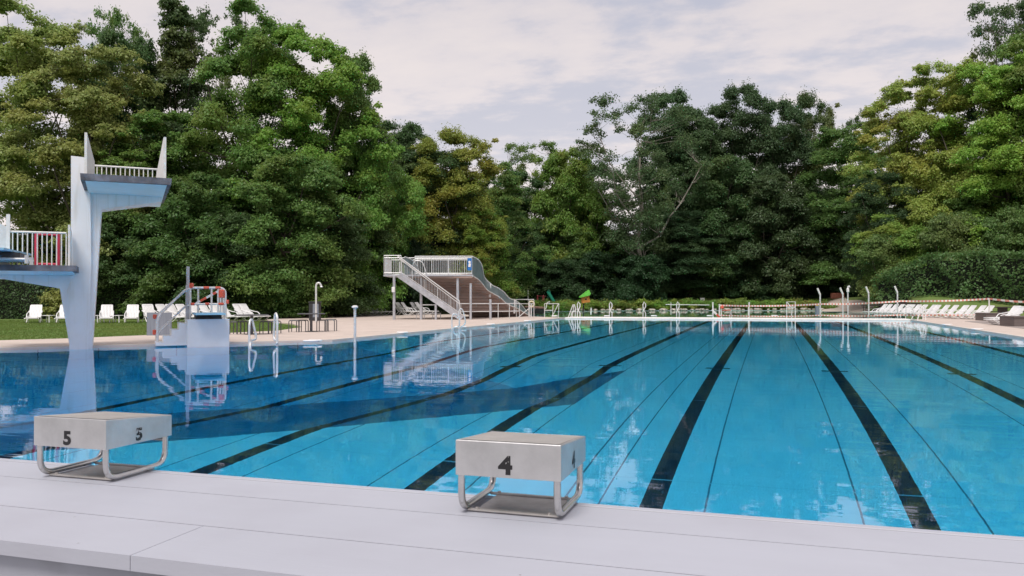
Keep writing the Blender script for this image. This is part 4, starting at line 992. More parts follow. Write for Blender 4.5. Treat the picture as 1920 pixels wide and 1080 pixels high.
lounger(G(1884, 605.5, DECK_Z), face_cam-1.50, 'white lounger between the two brown planter boxes', 'loungers by the planters', (.9, .9, .85))
# brown planters / deck boxes
M['box'] = mat('brown_composite', (.15, .12, .115), .7, 0, .1, 2, stretch=(1, 1, 12))
def crate(px0, px1, py, h, dep, label):
    a, b = G(px0, py, DECK_Z), G(px1, py, DECK_Z); t = thing('planter_box', label, 'planter box', (a+b)/2, 'brown planter boxes')
    d = (b-a).normalized(); s = Vector((-d.y, d.x, 0))
    MB().prism([a, b, b+s*dep, a+s*dep], (0, 0, 0), (0, 0, h)).build('body', M['box'], t, smooth=False)
    mb = MB(); o = .04
    mb.prism([a-d*o-s*o, b+d*o-s*o, b+d*o+s*(dep+o), a-d*o+s*(dep+o)], (0, 0, h), (0, 0, h+.05)); mb.build('rim', M['box'], t, smooth=False)
crate(1849, 1905, 601.5, .40, 1.2, 'low brown planter box behind the loungers at the end of the row')
crate(1902, 1990, 612.5, .42, 1.2, 'large brown planter box cut by the right edge of the photo')
mb = MB(); mb.prism([G(1809, 604.5, 0), G(1868, 603.5, 0), G(1990, 612, 0), G(1990, 622, 0), G(1925, 620, 0)], (0, 0, DECK_Z-.02), (0, 0, DECK_Z+.012))
struct(mb.build('wooden_deck', mat('grey_wood_deck', (.33, .28, .26), .8, 0, .15, 3, stretch=(1, 14, 1)), smooth=False))
for px, py, L, rz, lb_ in [(1641, 586, 2.2, .2, 'dark bench on the grass at the left end of the right-hand lounger row'), (1705, 586.5, 2.0, .1, 'dark bench behind the middle of the lounger row, right of the rightmost pole'), (1746, 587, 2.2, .1, 'dark bench behind the ninth and tenth loungers'), (1815, 587.5, 2.6, .05, 'dark bench behind the last loungers of the row')]:
    park_bench(G(px, py, .12), TH+rz, L, lb_, grp='dark benches on the right lawn')
# picnic table far right
b = P(1910, 585, 55); b.z = ground_h(b.x, b.y)
t = thing('picnic_table', 'dark picnic table on the lawn behind the planter boxes', 'picnic table', b)
MB().box(b+UP*.74, (3.0, .8, .06), rz=TH).build('tabletop', M['darkwood'], t, smooth=False)
for s in (-1, 1): MB().box(b+UP*.44+FWD*.75*s, (3.0, .28, .05), rz=TH).build('seat', M['darkwood'], t, smooth=False)
for s in (-1, 1): MB().beam(b+RIGHT*1.1*s, b+RIGHT*1.1*s+UP*.74, .1, .6).build('leg', M['darkwood'], t, smooth=False)

# ------------------------------------------------------------------ playground and playhouse beyond
def onground(px, py_hint, Z):
    p = P(px, py_hint, Z); p.z = ground_h(p.x, p.y); return p
M['green'] = mat('bright_green_roof', (.16, .58, .07), .5, 0, .05, 3)
M['orange'] = mat('orange_wood', (.62, .23, .04), .6, 0, .12, 5)
b = P(1096, 560, 84); t = thing('playhouse', 'tilted orange playhouse on a post with a bright green roof, behind the shallow pool', 'playhouse', (b.x, b.y, 0))
c = P(1098.5, 561, 84); ph = math.radians(8); rx = RIGHT*math.cos(ph)+UP*math.sin(ph); uz = UP*math.cos(ph)-RIGHT*math.sin(ph)
mb = MB(); mb.prism([c-rx*.46-uz*.36, c+rx*.40-uz*.36, c+rx*.40+uz*.30, c-rx*.46+uz*.30], FWD*0, FWD*.9); mb.build('cabin', M['orange'], t, smooth=False)
mb = MB(); mb.prism([c-rx*.62+uz*.24, c-rx*.58+uz*.35, c+rx*.46+uz*.93, c+rx*.52+uz*.72, c+rx*.58+uz*.50, c+rx*.42+uz*.33], -FWD*.2, FWD*1.1); mb.build('roof', M['green'], t, smooth=False)
mb = MB(); mb.prism([c+rx*.02*0+rx*.10*math.cos(k*math.pi/4)+uz*.10*math.sin(k*math.pi/4)-FWD*.004 for k in range(8)], FWD*0, -FWD*.01); mb.build('entrance_hole', M['black'], t, smooth=False)
MB().tube([Vector((c.x, c.y, -.3))-RIGHT*.3+FWD*.4, c-uz*.42-rx*.25+FWD*.4], .07, 8).build('post', M['darkwood'], t)
b = onground(1034, 565, 92); t = thing('playground_slide', 'small green playground slide among the grass beyond the shallow pool', 'slide', b)
tp = P(1029, 547, 92); M['gslide'] = mat('green_slide', (.02, .22, .14), .4)
MB().beam(tp-RIGHT*.1, P(1039, 566, 91.5), .45, .12).build('chute', M['gslide'], t, smooth=False)
mb = MB(); mb.tube([P(1028, 565, 92), P(1026.5, 546, 92), P(1029, 543.5, 92), P(1031, 546, 92), P(1033, 553, 92)], .035, 6); mb.build('ladder', M['gslide'], t)
b = onground(1014, 565, 91.5); M['toyred'] = mat('faded_red', (.22, .03, .035), .6)
t = thing('seesaw', 'red playground posts joined by a thin bar, left of the green slide', 'playground toy', b)
for px, w_ in ((1008, .12), (1019, .2)):
    q = P(px, 566, 91.5); MB().prism([q-RIGHT*w_, q+RIGHT*w_, q+RIGHT*w_*.5+UP*.6, q-RIGHT*w_*.5+UP*.6], (0, 0, 0), FWD*.3).build('red_post', M['toyred'], t, smooth=False)
    MB().lathe(q+UP*.58+FWD*.15, [(.06, 0), (.1, .08), (.06, .18)], 10).build('rider', M['toyred'], t)
MB().beam(P(1008, 555, 91.6), P(1024, 555.5, 91.6), .05, .05).build('bar', M['toyred'], t, smooth=False)
b = onground(990, 566, 89); t = thing('thin_pole', 'thin grey pole on the grass left of the playground', 'pole', b); MB().tube([b, P(990, 544, 89)], .05, 8).build('pole', M['rail'], t)
b = onground(1317, 562, 99); t = thing('notice_board', 'small blank white notice board in front of the far bushes', 'notice board', b)
c = P(1317, 561.5, 99); MB().box(c, (.56, .05, .40), rz=TH, bev=.01).build('board', M['plastic'], t); MB().tube([Vector((c.x, c.y, c.z-.9)), c], .03, 6).build('post', M['rail'], t)
b = P(1532, 580, 60); b.z = DECK_Z
t = thing('grey_cabinet', 'grey cabinet with a yellow cap behind the leftmost tall pole', 'cabinet', b)
MB().box((b.x, b.y, .42), (.24, .22, .78), rz=TH, bev=.02).build('body', M['greypanel'], t); MB().box((b.x, b.y, .86), (.2, .2, .1), rz=TH, bev=.02).build('cap', mat('yellow_cap', (.70, .42, .02), .5), t)
b = onground(1570, 572, 99); t = thing('brick_wall_piece', 'short reddish wall beyond the shallow pool, behind the tall poles', 'wall', b)
MB().box(b+UP*.3, (1.6, .4, .7), rz=TH).build('wall', mat('reddish_brick', (.36, .13, .09), .9, 0, .2, 6), t, smooth=False)
# pale path beyond the shallow pool
mb = MB(); L = [P(x, y, Z) for x, y, Z in [(1540, 584, 88), (1640, 582.5, 80), (1652, 579.5, 84), (1590, 578.5, 92), (1690, 576.8, 96), (1640, 574.5, 100), (1545, 573.5, 104)]]
N_ = 40
def gpt(px, Z, dz=.02): p = P(px, 570, Z); p.z = ground_h(p.x, p.y)+dz; return p
rws = [(1545, 1660, 79), (1541, 1640, 83), (1540, 1625, 86), (1542, 1612, 90), (1545, 1590, 94), (1547, 1584, 98), (1550, 1600, 102)]
for (a0, a1, Za), (b0, b1, Zb) in zip(rws, rws[1:]):
    for k in range(6):
        f0, f1 = k/6, (k+1)/6
        mb.quad(gpt(a0+(a1-a0)*f0, Za, .06), gpt(a0+(a1-a0)*f1, Za, .06), gpt(b0+(b1-b0)*f1, Zb, .06), gpt(b0+(b1-b0)*f0, Zb, .06))
struct(mb.build('garden_path', M['paving'], smooth=False))
# ------------------------------------------------------------------ foliage
def leaf_mat(name):
    m = bpy.data.materials.new(name); m.use_nodes = True; n, l = nt(m); b = n["Principled BSDF"]; out = n["Material Output"]
    oi = n.new("ShaderNodeObjectInfo"); ge = n.new("ShaderNodeNewGeometry"); tc = n.new("ShaderNodeTexCoord")
    hs = n.new("ShaderNodeHueSaturation")
    mr = n.new("ShaderNodeMapRange"); mr.inputs["To Min"].default_value = .488; mr.inputs["To Max"].default_value = .522; l.new(ge.outputs["Random Per Island"], mr.inputs["Value"]); l.new(mr.outputs[0], hs.inputs["Hue"])
    no = n.new("ShaderNodeTexNoise"); no.inputs["Scale"].default_value = .22; no.inputs["Detail"].default_value = 2; l.new(tc.outputs["Object"], no.inputs["Vector"])
    ad = n.new("ShaderNodeMath"); ad.operation = 'MULTIPLY_ADD'; ad.inputs[1].default_value = .34; ad.inputs[2].default_value = .82; l.new(ge.outputs["Random Per Island"], ad.inputs[0]); l.new(ad.outputs[0], hs.inputs["Value"])
    # patches turning yellow, strength carried by the object's alpha
    r2 = n.new("ShaderNodeMapRange"); r2.inputs["From Min"].default_value = .47; r2.inputs["From Max"].default_value = .62; l.new(no.outputs["Fac"], r2.inputs["Value"])
    inv = n.new("ShaderNodeMath"); inv.operation = 'SUBTRACT'; inv.inputs[0].default_value = 1; l.new(oi.outputs["Alpha"], inv.inputs[1])
    mu = n.new("ShaderNodeMath"); mu.operation = 'MULTIPLY'; l.new(r2.outputs[0], mu.inputs[0]); l.new(inv.outputs[0], mu.inputs[1])
    mx = n.new("ShaderNodeMix"); mx.data_type = 'RGBA'; l.new(mu.outputs[0], mx.inputs["Factor"]); l.new(oi.outputs["Color"], mx.inputs["A"]); mx.inputs["B"].default_value = (.34, .29, .055, 1)
    l.new(mx.outputs["Result"], hs.inputs["Color"]); l.new(hs.outputs[0], b.inputs["Base Color"])
    b.inputs["Roughness"].default_value = .5; b.inputs["Specular IOR Level"].default_value = .35
    tr = n.new("ShaderNodeBsdfTranslucent"); hs2 = n.new("ShaderNodeHueSaturation"); hs2.inputs["Value"].default_value = 1.5; hs2.inputs["Hue"].default_value = .49; l.new(hs.outputs[0], hs2.inputs["Color"]); l.new(hs2.outputs[0], tr.inputs["Color"])
    ms = n.new("ShaderNodeMixShader"); ms.inputs[0].default_value = .36; l.new(b.outputs[0], ms.inputs[1]); l.new(tr.outputs[0], ms.inputs[2]); l.new(ms.outputs[0], out.inputs["Surface"])
    return m
M['leaf'] = leaf_mat('foliage')
M['bark'] = mat('bark', (.085, .07, .055), .9, 0, .25, 3, bump=.8, bscale=14, stretch=(3, 3, .5))
M['pale_bark'] = mat('pale_bark', (.30, .27, .23), .85, 0, .25, 3, bump=.6, bscale=14, stretch=(3, 3, .5))
def leaf_mesh(name, pos, nrm, size, rng, aspect=.62):
    """one rhombic leaf per position"""
    n_ = len(pos); a = rng.normal(size=(n_, 3)); a -= nrm*np.sum(a*nrm, 1)[:, None]; a /= np.linalg.norm(a, axis=1)[:, None]; b = np.cross(nrm, a)
    s = (size*(.65+.7*rng.random(n_)))[:, None] if np.ndim(size) else (size*(.65+.7*rng.random((n_, 1))))
    fold = nrm*s*.18
    v = np.stack([pos-a*s*.5, pos+b*s*.5*aspect+fold, pos+a*s*.5, pos-b*s*.5*aspect+fold], 1).reshape(-1, 3)
    me = bpy.data.meshes.new(name); me.vertices.add(n_*4); me.vertices.foreach_set("co", v.ravel().astype(np.float32))
    me.loops.add(n_*4); me.loops.foreach_set("vertex_index", np.arange(n_*4, dtype=np.int32))
    me.polygons.add(n_); me.polygons.foreach_set("loop_start", np.arange(0, n_*4, 4, dtype=np.int32)); me.polygons.foreach_set("loop_total", np.full(n_, 4, np.int32))
    me.update(calc_edges=True); me.materials.append(M['leaf']); return me
def puffs_to_leaves(C, Rx, Rz, per, rng, up=.55, shell=.55):
    """C puff centres, Rx horizontal radius, Rz vertical radius"""
    n_ = len(C); idx = np.repeat(np.arange(n_), per); m_ = len(idx)
    d = rng.normal(size=(m_, 3)); d /= np.linalg.norm(d, axis=1)[:, None]; d[:, 2] = np.abs(d[:, 2])*np.where(rng.random(m_) < .82, 1, -.6)
    r = shell+(1-shell)*rng.random(m_)**.6; r *= 1+.26*rng.normal(size=m_)
    wob = 1+.22*np.sin(d[:, 0]*5+idx*1.7)*np.cos(d[:, 1]*4+idx*.9)
    p = C[idx]+d*np.stack([Rx[idx], Rx[idx], Rz[idx]], 1)*(r*wob)[:, None]
    p[:, 2] -= (np.hypot(d[:, 0], d[:, 1])**2)*Rz[idx]*.35
    nr = d*.5+np.array([0, 0, up])+rng.normal(size=(m_, 3))*.42; nr /= np.linalg.norm(nr, axis=1)[:, None]
    return p, nr
def crown(kind, seed, H=20., W=9., base=.12, nl=26, npl=9, per=240, leaf=.26, pr=.95, prof=None, flat=.6, up=.55, lobe=.19, fill=44):
    """lobed crown: big billows on an irregular envelope, each carrying tufts of leaves on its upper and outer side"""
    rng = np.random.default_rng(seed); C = []; Rx = []
    ph = rng.random(6)*6.3
    for i in range(nl):
        t = ((i+.5)/nl+rng.uniform(-.4, .4)/nl); t = min(.985, max(0, t))**.82; a = i*2.399+rng.uniform(-.5, .5); z = H*(base+(1-base)*t)
        Rm = W/2*prof(t)*(1+.20*math.sin(2*a+ph[0]+t*4)+.12*math.sin(3*a+ph[1]-t*6)); rl = W*lobe*(1.25-.62*t)*(.75+.5*rng.random())
        rl = min(rl, Rm*.95+.35); cr_ = max(0, Rm-rl*.85)*(.75+.35*rng.random()); zc = z-rl*.55
        cx_, cy_ = cr_*math.cos(a), cr_*math.sin(a); out_ = np.array([math.cos(a), math.sin(a), .75])
        for k in range(npl):
            d = rng.normal(size=3)+out_*.95; d /= np.linalg.norm(d); d[2] = d[2] if d[2] > -.25 else -d[2]*.5
            C.append((cx_+d[0]*rl, cy_+d[1]*rl, zc+d[2]*rl*.72)); Rx.append(pr*(.55+.75*rng.random())*(1.08-.40*t))
    nfr = int(nl*2.6); fr0 = len(C)
    for i in range(nfr):   # ragged outer sprays
        j = rng.integers(0, fr0); c = C[j]; h_ = math.hypot(c[0], c[1])+.01
        C.append((c[0]+c[0]/h_*rng.uniform(.1, .8)+rng.normal()*.3, c[1]+c[1]/h_*rng.uniform(.1, .8)+rng.normal()*.4, c[2]+rng.uniform(-.4, .5))); Rx.append(pr*rng.uniform(.3, .6))
    for i in range(fill):
        t = rng.random(); a = rng.random()*6.28; r_ = W/2*prof(t)*.5*rng.random()
        C.append((r_*math.cos(a), r_*math.sin(a), H*(base+(1-base)*t*.85))); Rx.append(pr*1.3)
    C = np.array(C); Rx = np.array(Rx); C[:, 2] = np.minimum(C[:, 2], H-.4); Rz = Rx*flat*(.75+.5*rng.random(len(C)))
    pers = np.maximum(30, (per*np.minimum(1.5, (Rx/pr)**1.6))).astype(int)
    p, nr = puffs_to_leaves(C, Rx, Rz, pers, rng, up, .30)
    return leaf_mesh(kind, p, nr, leaf, rng), C
def branches(C, H, W, base, seed, r0=.32, nb=26):
    """trunk, a handful of rising limbs, and twigs that leave the nearest limb towards the tufts"""
    rg = random.Random(seed); mb = MB(); tp = Vector((rg.uniform(-.4, .4), rg.uniform(-.4, .4), H*.80)); K_ = 8
    tr = [Vector((0, 0, -.6))]+[Vector((tp.x*k/K_+rg.uniform(-.14, .14)*k**.5, tp.y*k/K_+rg.uniform(-.14, .14)*k**.5, tp.z*k/K_)) for k in range(1, K_+1)]
    rs = [r0*1.4]+[r0*(1.06-.12*k) for k in range(1, K_+1)]; mb.tube(tr, r0, 9, rs=rs)
    nodes = [(p, rs[i]) for i, p in enumerate(tr) if i > 1]
    Cv = [Vector(c) for c in C]; limbs = []; cand = [c for c in Cv if c.z > H*.45]; rg.shuffle(cand)
    for c in cand:
        if len(limbs) >= 8: break
        if all((c-q).length > W*.38 for q in limbs) and Vector((c.x, c.y)).length > W*.18: limbs.append(c)
    for q, c in enumerate(limbs):
        zs = max(H*(.16+.05*q), c.z-Vector((c.x, c.y)).length*1.7-rg.uniform(0, 2)); zs = min(zs, tp.z*.9); k = min(K_-1e-3, zs/tp.z*K_); j = int(k); st = tr[j].lerp(tr[j+1], k-j); rr = rs[j]*.55; pts = [st]
        for m_ in range(1, 6):
            f = m_/5; b = Vector((st.x+(c.x-st.x)*f**.75, st.y+(c.y-st.y)*f**.75, st.z+(c.z-st.z)*f**1.15)); pts.append(b+Vector((rg.uniform(-.25, .25), rg.uniform(-.25, .25), rg.uniform(-.2, .2)))*(1 if m_ < 5 else 0))
        rl_ = [rr*(1-.15*m_) for m_ in range(6)]; mb.tube(pts, rr, 6, rs=rl_); nodes += [(p, rl_[i]) for i, p in enumerate(pts) if i > 0]
    for i in rg.sample(range(len(Cv)), min(nb, len(Cv))):
        c = Cv[i]; below = [x for x in nodes if x[0].z < c.z-.3]
        if not below: continue
        st, r_ = min(below, key=lambda x: (x[0]-c).length+.6*abs(x[0].z-c.z)); r_ = max(.022, min(r_*.55, .09)); d = c-st
        m1 = st+d*.35+Vector((rg.uniform(-.3, .3), rg.uniform(-.3, .3), -.05*d.length)); m2 = st+d*.7+Vector((rg.uniform(-.3, .3), rg.uniform(-.3, .3), .0))
        mb.tube([st, m1, m2, c], r_, 4, rs=[r_, r_*.75, r_*.5, r_*.2])
    return mb
def mk_tree(key, **kw):
    bark = kw.pop('bark', 'bark'); nb = kw.pop('nb', 26); r0 = kw.pop('r0', .32)
    me, C = crown('crown', kw.pop('seed'), **kw)
    H = kw.get('H', 20.); mb = branches(C, H, kw.get('W', 9.), kw.get('base', .12), 5, r0, nb)
    tm = bpy.data.meshes.new('trunk'); tm.from_pydata(mb.v, [], mb.f); tm.materials.append(M[bark])
    for p in tm.polygons: p.use_smooth = True
    TREES[key] = (me, tm, H)
TREES = {}
dome = lambda t, m_: (math.sqrt(max(0, 1-((t-m_)/(1.04-m_))**2)) if t > m_ else 1-.35*((m_-t)/m_)**2)
broad = lambda t: max(.12, dome(t, .45))
egg = lambda t: max(.10, dome(t, .30))
cone = lambda t: max(.08, (1-t)**.65)
vase = lambda t: max(.1, dome(t, .6)*(.45+.55*min(1, t/.6)))
mk_tree('maple_a', seed=1, H=20, W=11, base=.08, nl=30, npl=9, per=430, leaf=.22, pr=1.1, prof=broad, flat=.50, up=.75)
mk_tree('maple_b', seed=2, H=20, W=10, base=.06, nl=28, npl=9, per=430, leaf=.22, pr=1.05, prof=egg, flat=.52, up=.7)
mk_tree('round_a', seed=12, H=12, W=12, base=.04, nl=30, npl=9, per=430, leaf=.22, pr=1.1, prof=broad, flat=.55, up=.7)
mk_tree('round_b', seed=13, H=11, W=10, base=.04, nl=26, npl=9, per=430, leaf=.22, pr=1.0, prof=egg, flat=.60, up=.6)
mk_tree('oak_a', seed=3, H=20, W=10, base=.10, nl=34, npl=9, per=400, leaf=.21, pr=.95, prof=broad, flat=.78, up=.45)
mk_tree('oak_b', seed=4, H=20, W=9, base=.12, nl=30, npl=9, per=400, leaf=.21, pr=.95, prof=egg, flat=.80, up=.4)
mk_tree('sparse', seed=5, H=20, W=9.5, base=.30, nl=38, npl=6, per=130, leaf=.20, pr=.8, prof=vase, flat=.8, up=.3, nb=130, r0=.30, fill=4)
mk_tree('sparse_pale', seed=6, H=20, W=10.5, base=.26, nl=34, npl=6, per=130, leaf=.20, pr=.85, prof=vase, flat=.8, up=.3, nb=150, r0=.30, bark='pale_bark', fill=0)
mk_tree('ragged', seed=8, H=20, W=6.5, base=.10, nl=30, npl=5, per=270, leaf=.21, pr=.8, prof=cone, flat=.6, up=.4, nb=60, fill=10)
mk_tree('shrub', seed=9, H=6, W=7.5, base=.02, nl=16, npl=7, per=330, leaf=.19, pr=.95, prof=lambda t: max(.2, (1-t*.85)**.45), flat=.55, up=.6, nb=14, r0=.12)
tcount = [0]
def tree(key, px, Z, top, width, col, yel, label, rz=None, zb=None, cat='tree', group='trees round the pool', name=None, py_top=None):
    me, tm, H = TREES[key]; Z += 9 if (880 < px < 1660 and Z >= 85) else 0; b = P(px, 560, Z)
    if top > 255 and key in ('maple_a', 'maple_b', 'oak_a') and width > 150: key = {'maple_a': 'round_a', 'maple_b': 'round_b', 'oak_a': 'round_a'}[key]; me, tm, H = TREES[key]
    gz = ground_h(b.x, b.y) if zb is None else zb; zt = P(px, top, Z).z
    nm = name or {'maple_a': 'maple_tree', 'maple_b': 'maple_tree', 'round_a': 'maple_tree', 'round_b': 'maple_tree', 'oak_a': 'oak_tree', 'oak_b': 'oak_tree', 'sparse': 'ash_tree', 'sparse_pale': 'ash_tree', 'ragged': 'larch_tree', 'shrub': 'bush'}[key]
    t = thing(nm, label, cat, (b.x, b.y, gz), group); tcount[0] += 1
    s = (zt-gz)/H/.985; W0 = {'maple_a': 11, 'maple_b': 10, 'round_a': 12, 'round_b': 10, 'oak_a': 10, 'oak_b': 9, 'sparse': 9.5, 'sparse_pale': 10.5, 'ragged': 6.5, 'shrub': 7.5}[key]
    sx = width*Z/F/(math.cos(math.atan((px-960)/F)))**0/W0/1.12
    t.scale = (sx, sx, s); t.rotation_euler = (0, 0, rz if rz is not None else rnd.uniform(0, 6.28))
    for nme, d in (('trunk', tm), ('crown', me)):
        o = bpy.data.objects.new(nme, d); COL.objects.link(o); o.parent = t
        o.color = (*[c*(1+rnd.uniform(-.08, .08)) for c in col], 1-yel) if nme == 'crown' else (1, 1, 1, 1)
    return t
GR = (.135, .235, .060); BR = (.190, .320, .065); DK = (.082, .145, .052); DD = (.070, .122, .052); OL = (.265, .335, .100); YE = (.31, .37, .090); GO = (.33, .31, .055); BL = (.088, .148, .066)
T = tree
# left wall of trees
T('maple_a', 55, 62, 28, 300, OL, .35, 'tall olive-yellow chestnut tree filling the left edge of the photo')
T('maple_b', 165, 60, 90, 260, OL, .3, 'olive chestnut tree whose crown hangs behind the top of the diving tower')
T('oak_a', 235, 68, 70, 200, DK, .15, 'darker green tree rising right behind the diving tower, between the chestnut and the ragged treetop')
T('sparse', 205, 72, 28, 150, GR, .5, 'thin yellowish treetop with sky showing through, above the diving tower')
T('ragged', 330, 70, 2, 190, DK, .25, 'tall ragged dark treetop, highest of all on the left')
T('sparse', 395, 72, 30, 170, DK, .2, 'half-bare treetop with twigs against the sky, right of the ragged highest top')
T('maple_b', 300, 62, 210, 240, GR, .1, 'mid green maple behind the upper diving platform')
T('maple_a', 480, 64, 28, 280, GR, .25, 'broad green maple with a rounded high top, left of the drooping bright one')
T('maple_b', 580, 63, 62, 250, BR, .2, 'tall bright green maple, second of the high rounded tops')
T('oak_b', 660, 66, 108, 170, GR, .15, 'loose green tree whose right side stands against the sky')
T('maple_a', 540, 58, 300, 300, GR, .15, 'bright green low maple spreading above the shower')
T('maple_b', 370, 58, 330, 260, (.095, .17, .045), .1, 'low bright maple right of the diving tower column')
T('maple_b', 230, 59, 380, 220, DK, .1, 'low green maple directly behind the tower column')
T('maple_a', 690, 66, 270, 200, BR, .1, 'light green maple above the slide stairs')
T('maple_b', 440, 57, 400, 200, DK, .05, 'dark low tree above the hedge behind the springboard')
T('oak_a', 620, 62, 380, 230, DK, .05, 'dark low tree above the hedge behind the round table')
# centre left
T('oak_a', 755, 76, 240, 190, DK, .1, 'dark green tree behind the slide platform, left of the golden tree')
T('oak_b', 858, 73, 250, 185, (.25, .29, .06), .6, 'tree turning golden yellow at the top, right above the slide')
T('oak_b', 810, 74, 290, 200, DK, .15, 'dark rounded tree directly over the slide platform')
T('oak_b', 905, 72, 395, 130, (.17, .27, .05), .5, 'green tree with yellow flecks above the slide wall')
T('maple_b', 930, 84, 312, 150, GR, .2, 'green tree in the gap right of the golden tree')
T('sparse', 1000, 108, 270, 140, GR, .3, 'airy tree with visible branches standing alone in the gap of the skyline')
T('maple_a', 930, 90, 385, 170, DK, .15, 'dark green tree right behind the end of the slide')
T('maple_b', 1068, 96, 282, 170, (.15, .27, .05), .3, 'bright maple with yellow tips just right of the gap in the skyline')
T('maple_a', 1085, 95, 410, 170, GR, .1, 'low spreading bright maple above the playhouse')
T('oak_b', 1010, 96, 420, 150, DK, .05, 'dark tree behind the playground')
T('oak_b', 1115, 103, 315, 150, DK, .1, 'dark tree filling the space between the bright maple and the pale-limbed ash')
T('oak_b', 965, 100, 325, 140, DK, .1, 'dark tree under the airy branched tree in the gap of the skyline')
T('maple_b', 780, 80, 250, 150, DK, .15, 'dark green tree between the slide platform and the golden tree')
# centre right dark wall
T('sparse_pale', 1198, 89, 182, 230, BL, .1, 'tall half-bare ash tree with pale forked limbs right of the bright maple')
T('oak_b', 1255, 104, 176, 170, BL, .05, 'high dark tree standing right behind the pale-limbed ash')
T('oak_a', 1310, 103, 205, 170, DK, .05, 'dark tree between the pale-limbed ash and the highest dark top')
T('oak_b', 1388, 102, 168, 150, DD, .05, 'highest dark treetop in the middle of the right-hand wall of trees')
T('oak_a', 1345, 96, 300, 210, DK, .1, 'dark rounded tree in front of the highest dark top')
T('oak_b', 1455, 102, 195, 150, BL, .05, 'dark tree right of the highest dark top')
T('oak_b', 1520, 104, 182, 130, DK, .3, 'tall tree with a lighter top, left of the dip in the skyline')
T('maple_b', 1445, 94, 330, 190, DD, .05, 'dark maple low in the right-hand wall of trees')
T('maple_a', 1590, 92, 240, 210, GR, .0, 'dense dark-leaved maple hanging low, left of the golden-green slope')
T('sparse', 1625, 108, 210, 90, DK, .2, 'small airy treetop poking out in the dip of the skyline')
T('oak_b', 1290, 93, 400, 170, DD, .05, 'shadowy tree at the foot of the pale-limbed ash')
T('maple_b', 1540, 96, 390, 170, DD, .0, 'shadowy low tree left of the dense dark-leaved maple')
# right slope
T('maple_b', 1700, 86, 150, 190, YE, .6, 'golden-green tree leading the right-hand slope of trees')
T('maple_a', 1790, 84, 120, 210, YE, .5, 'broad yellowish green tree in the middle of the right-hand slope')
T('sparse', 1885, 84, 10, 190, DK, .25, 'tall airy dark treetop in the upper right corner')
T('maple_a', 1885, 78, 110, 230, (.26, .39, .070), .3, 'vivid yellow-green tree below the upper right corner')
T('maple_b', 1760, 82, 290, 210, YE, .5, 'yellow-green tree low on the right-hand slope')
T('maple_b', 1940, 78, 60, 240, GR, .3, 'green tree cut by the right edge of the photo')
T('maple_a', 1690, 82, 405, 190, (.24, .34, .075), .3, 'light willow-like tree in front of the right-hand slope')
T('maple_a', 1850, 80, 330, 240, GR, .2, 'green tree above the tall hedge at the right edge')
T('oak_a', 1650, 84, 330, 140, DD, .05, 'dark tree in the gap beside the willow-like tree')
# dark shrubs below the far trees
k = 0
for px in range(770, 1640, 56):
    k += 1; Zb = (94 if px > 1160 else 88.5)+(k % 3)*2
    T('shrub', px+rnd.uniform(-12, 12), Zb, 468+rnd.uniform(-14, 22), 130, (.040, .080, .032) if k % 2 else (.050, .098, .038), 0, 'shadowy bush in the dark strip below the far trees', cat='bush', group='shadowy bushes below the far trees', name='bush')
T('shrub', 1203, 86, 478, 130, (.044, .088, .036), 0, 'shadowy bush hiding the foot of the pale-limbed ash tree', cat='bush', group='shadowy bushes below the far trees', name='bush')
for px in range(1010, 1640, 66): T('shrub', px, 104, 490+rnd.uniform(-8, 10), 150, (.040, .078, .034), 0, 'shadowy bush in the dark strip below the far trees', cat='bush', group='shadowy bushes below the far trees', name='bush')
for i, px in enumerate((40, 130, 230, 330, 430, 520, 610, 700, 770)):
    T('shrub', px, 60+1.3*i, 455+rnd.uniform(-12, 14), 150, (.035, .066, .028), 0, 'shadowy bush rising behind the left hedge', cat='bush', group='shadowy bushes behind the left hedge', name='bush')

for i, (px, tp_y, Zq, c) in enumerate([(1665, 440, 79, (.15, .23, .07)), (1725, 425, 78, (.20, .30, .07)), (1790, 400, 76, (.15, .24, .07)), (1855, 410, 75, (.12, .20, .06)), (1915, 385, 74, (.14, .23, .065))]):
    T('shrub', px, Zq, tp_y, 150, c, .2, ['leftmost bush behind the tall right hedge, willow-like', 'second bush from the left behind the tall right hedge, bright green', 'middle bush behind the tall right hedge', 'fourth bush from the left behind the tall right hedge, darker', 'bush behind the tall right hedge at the photo edge'][i], cat='bush', group='bushes behind the right hedge', name='bush')
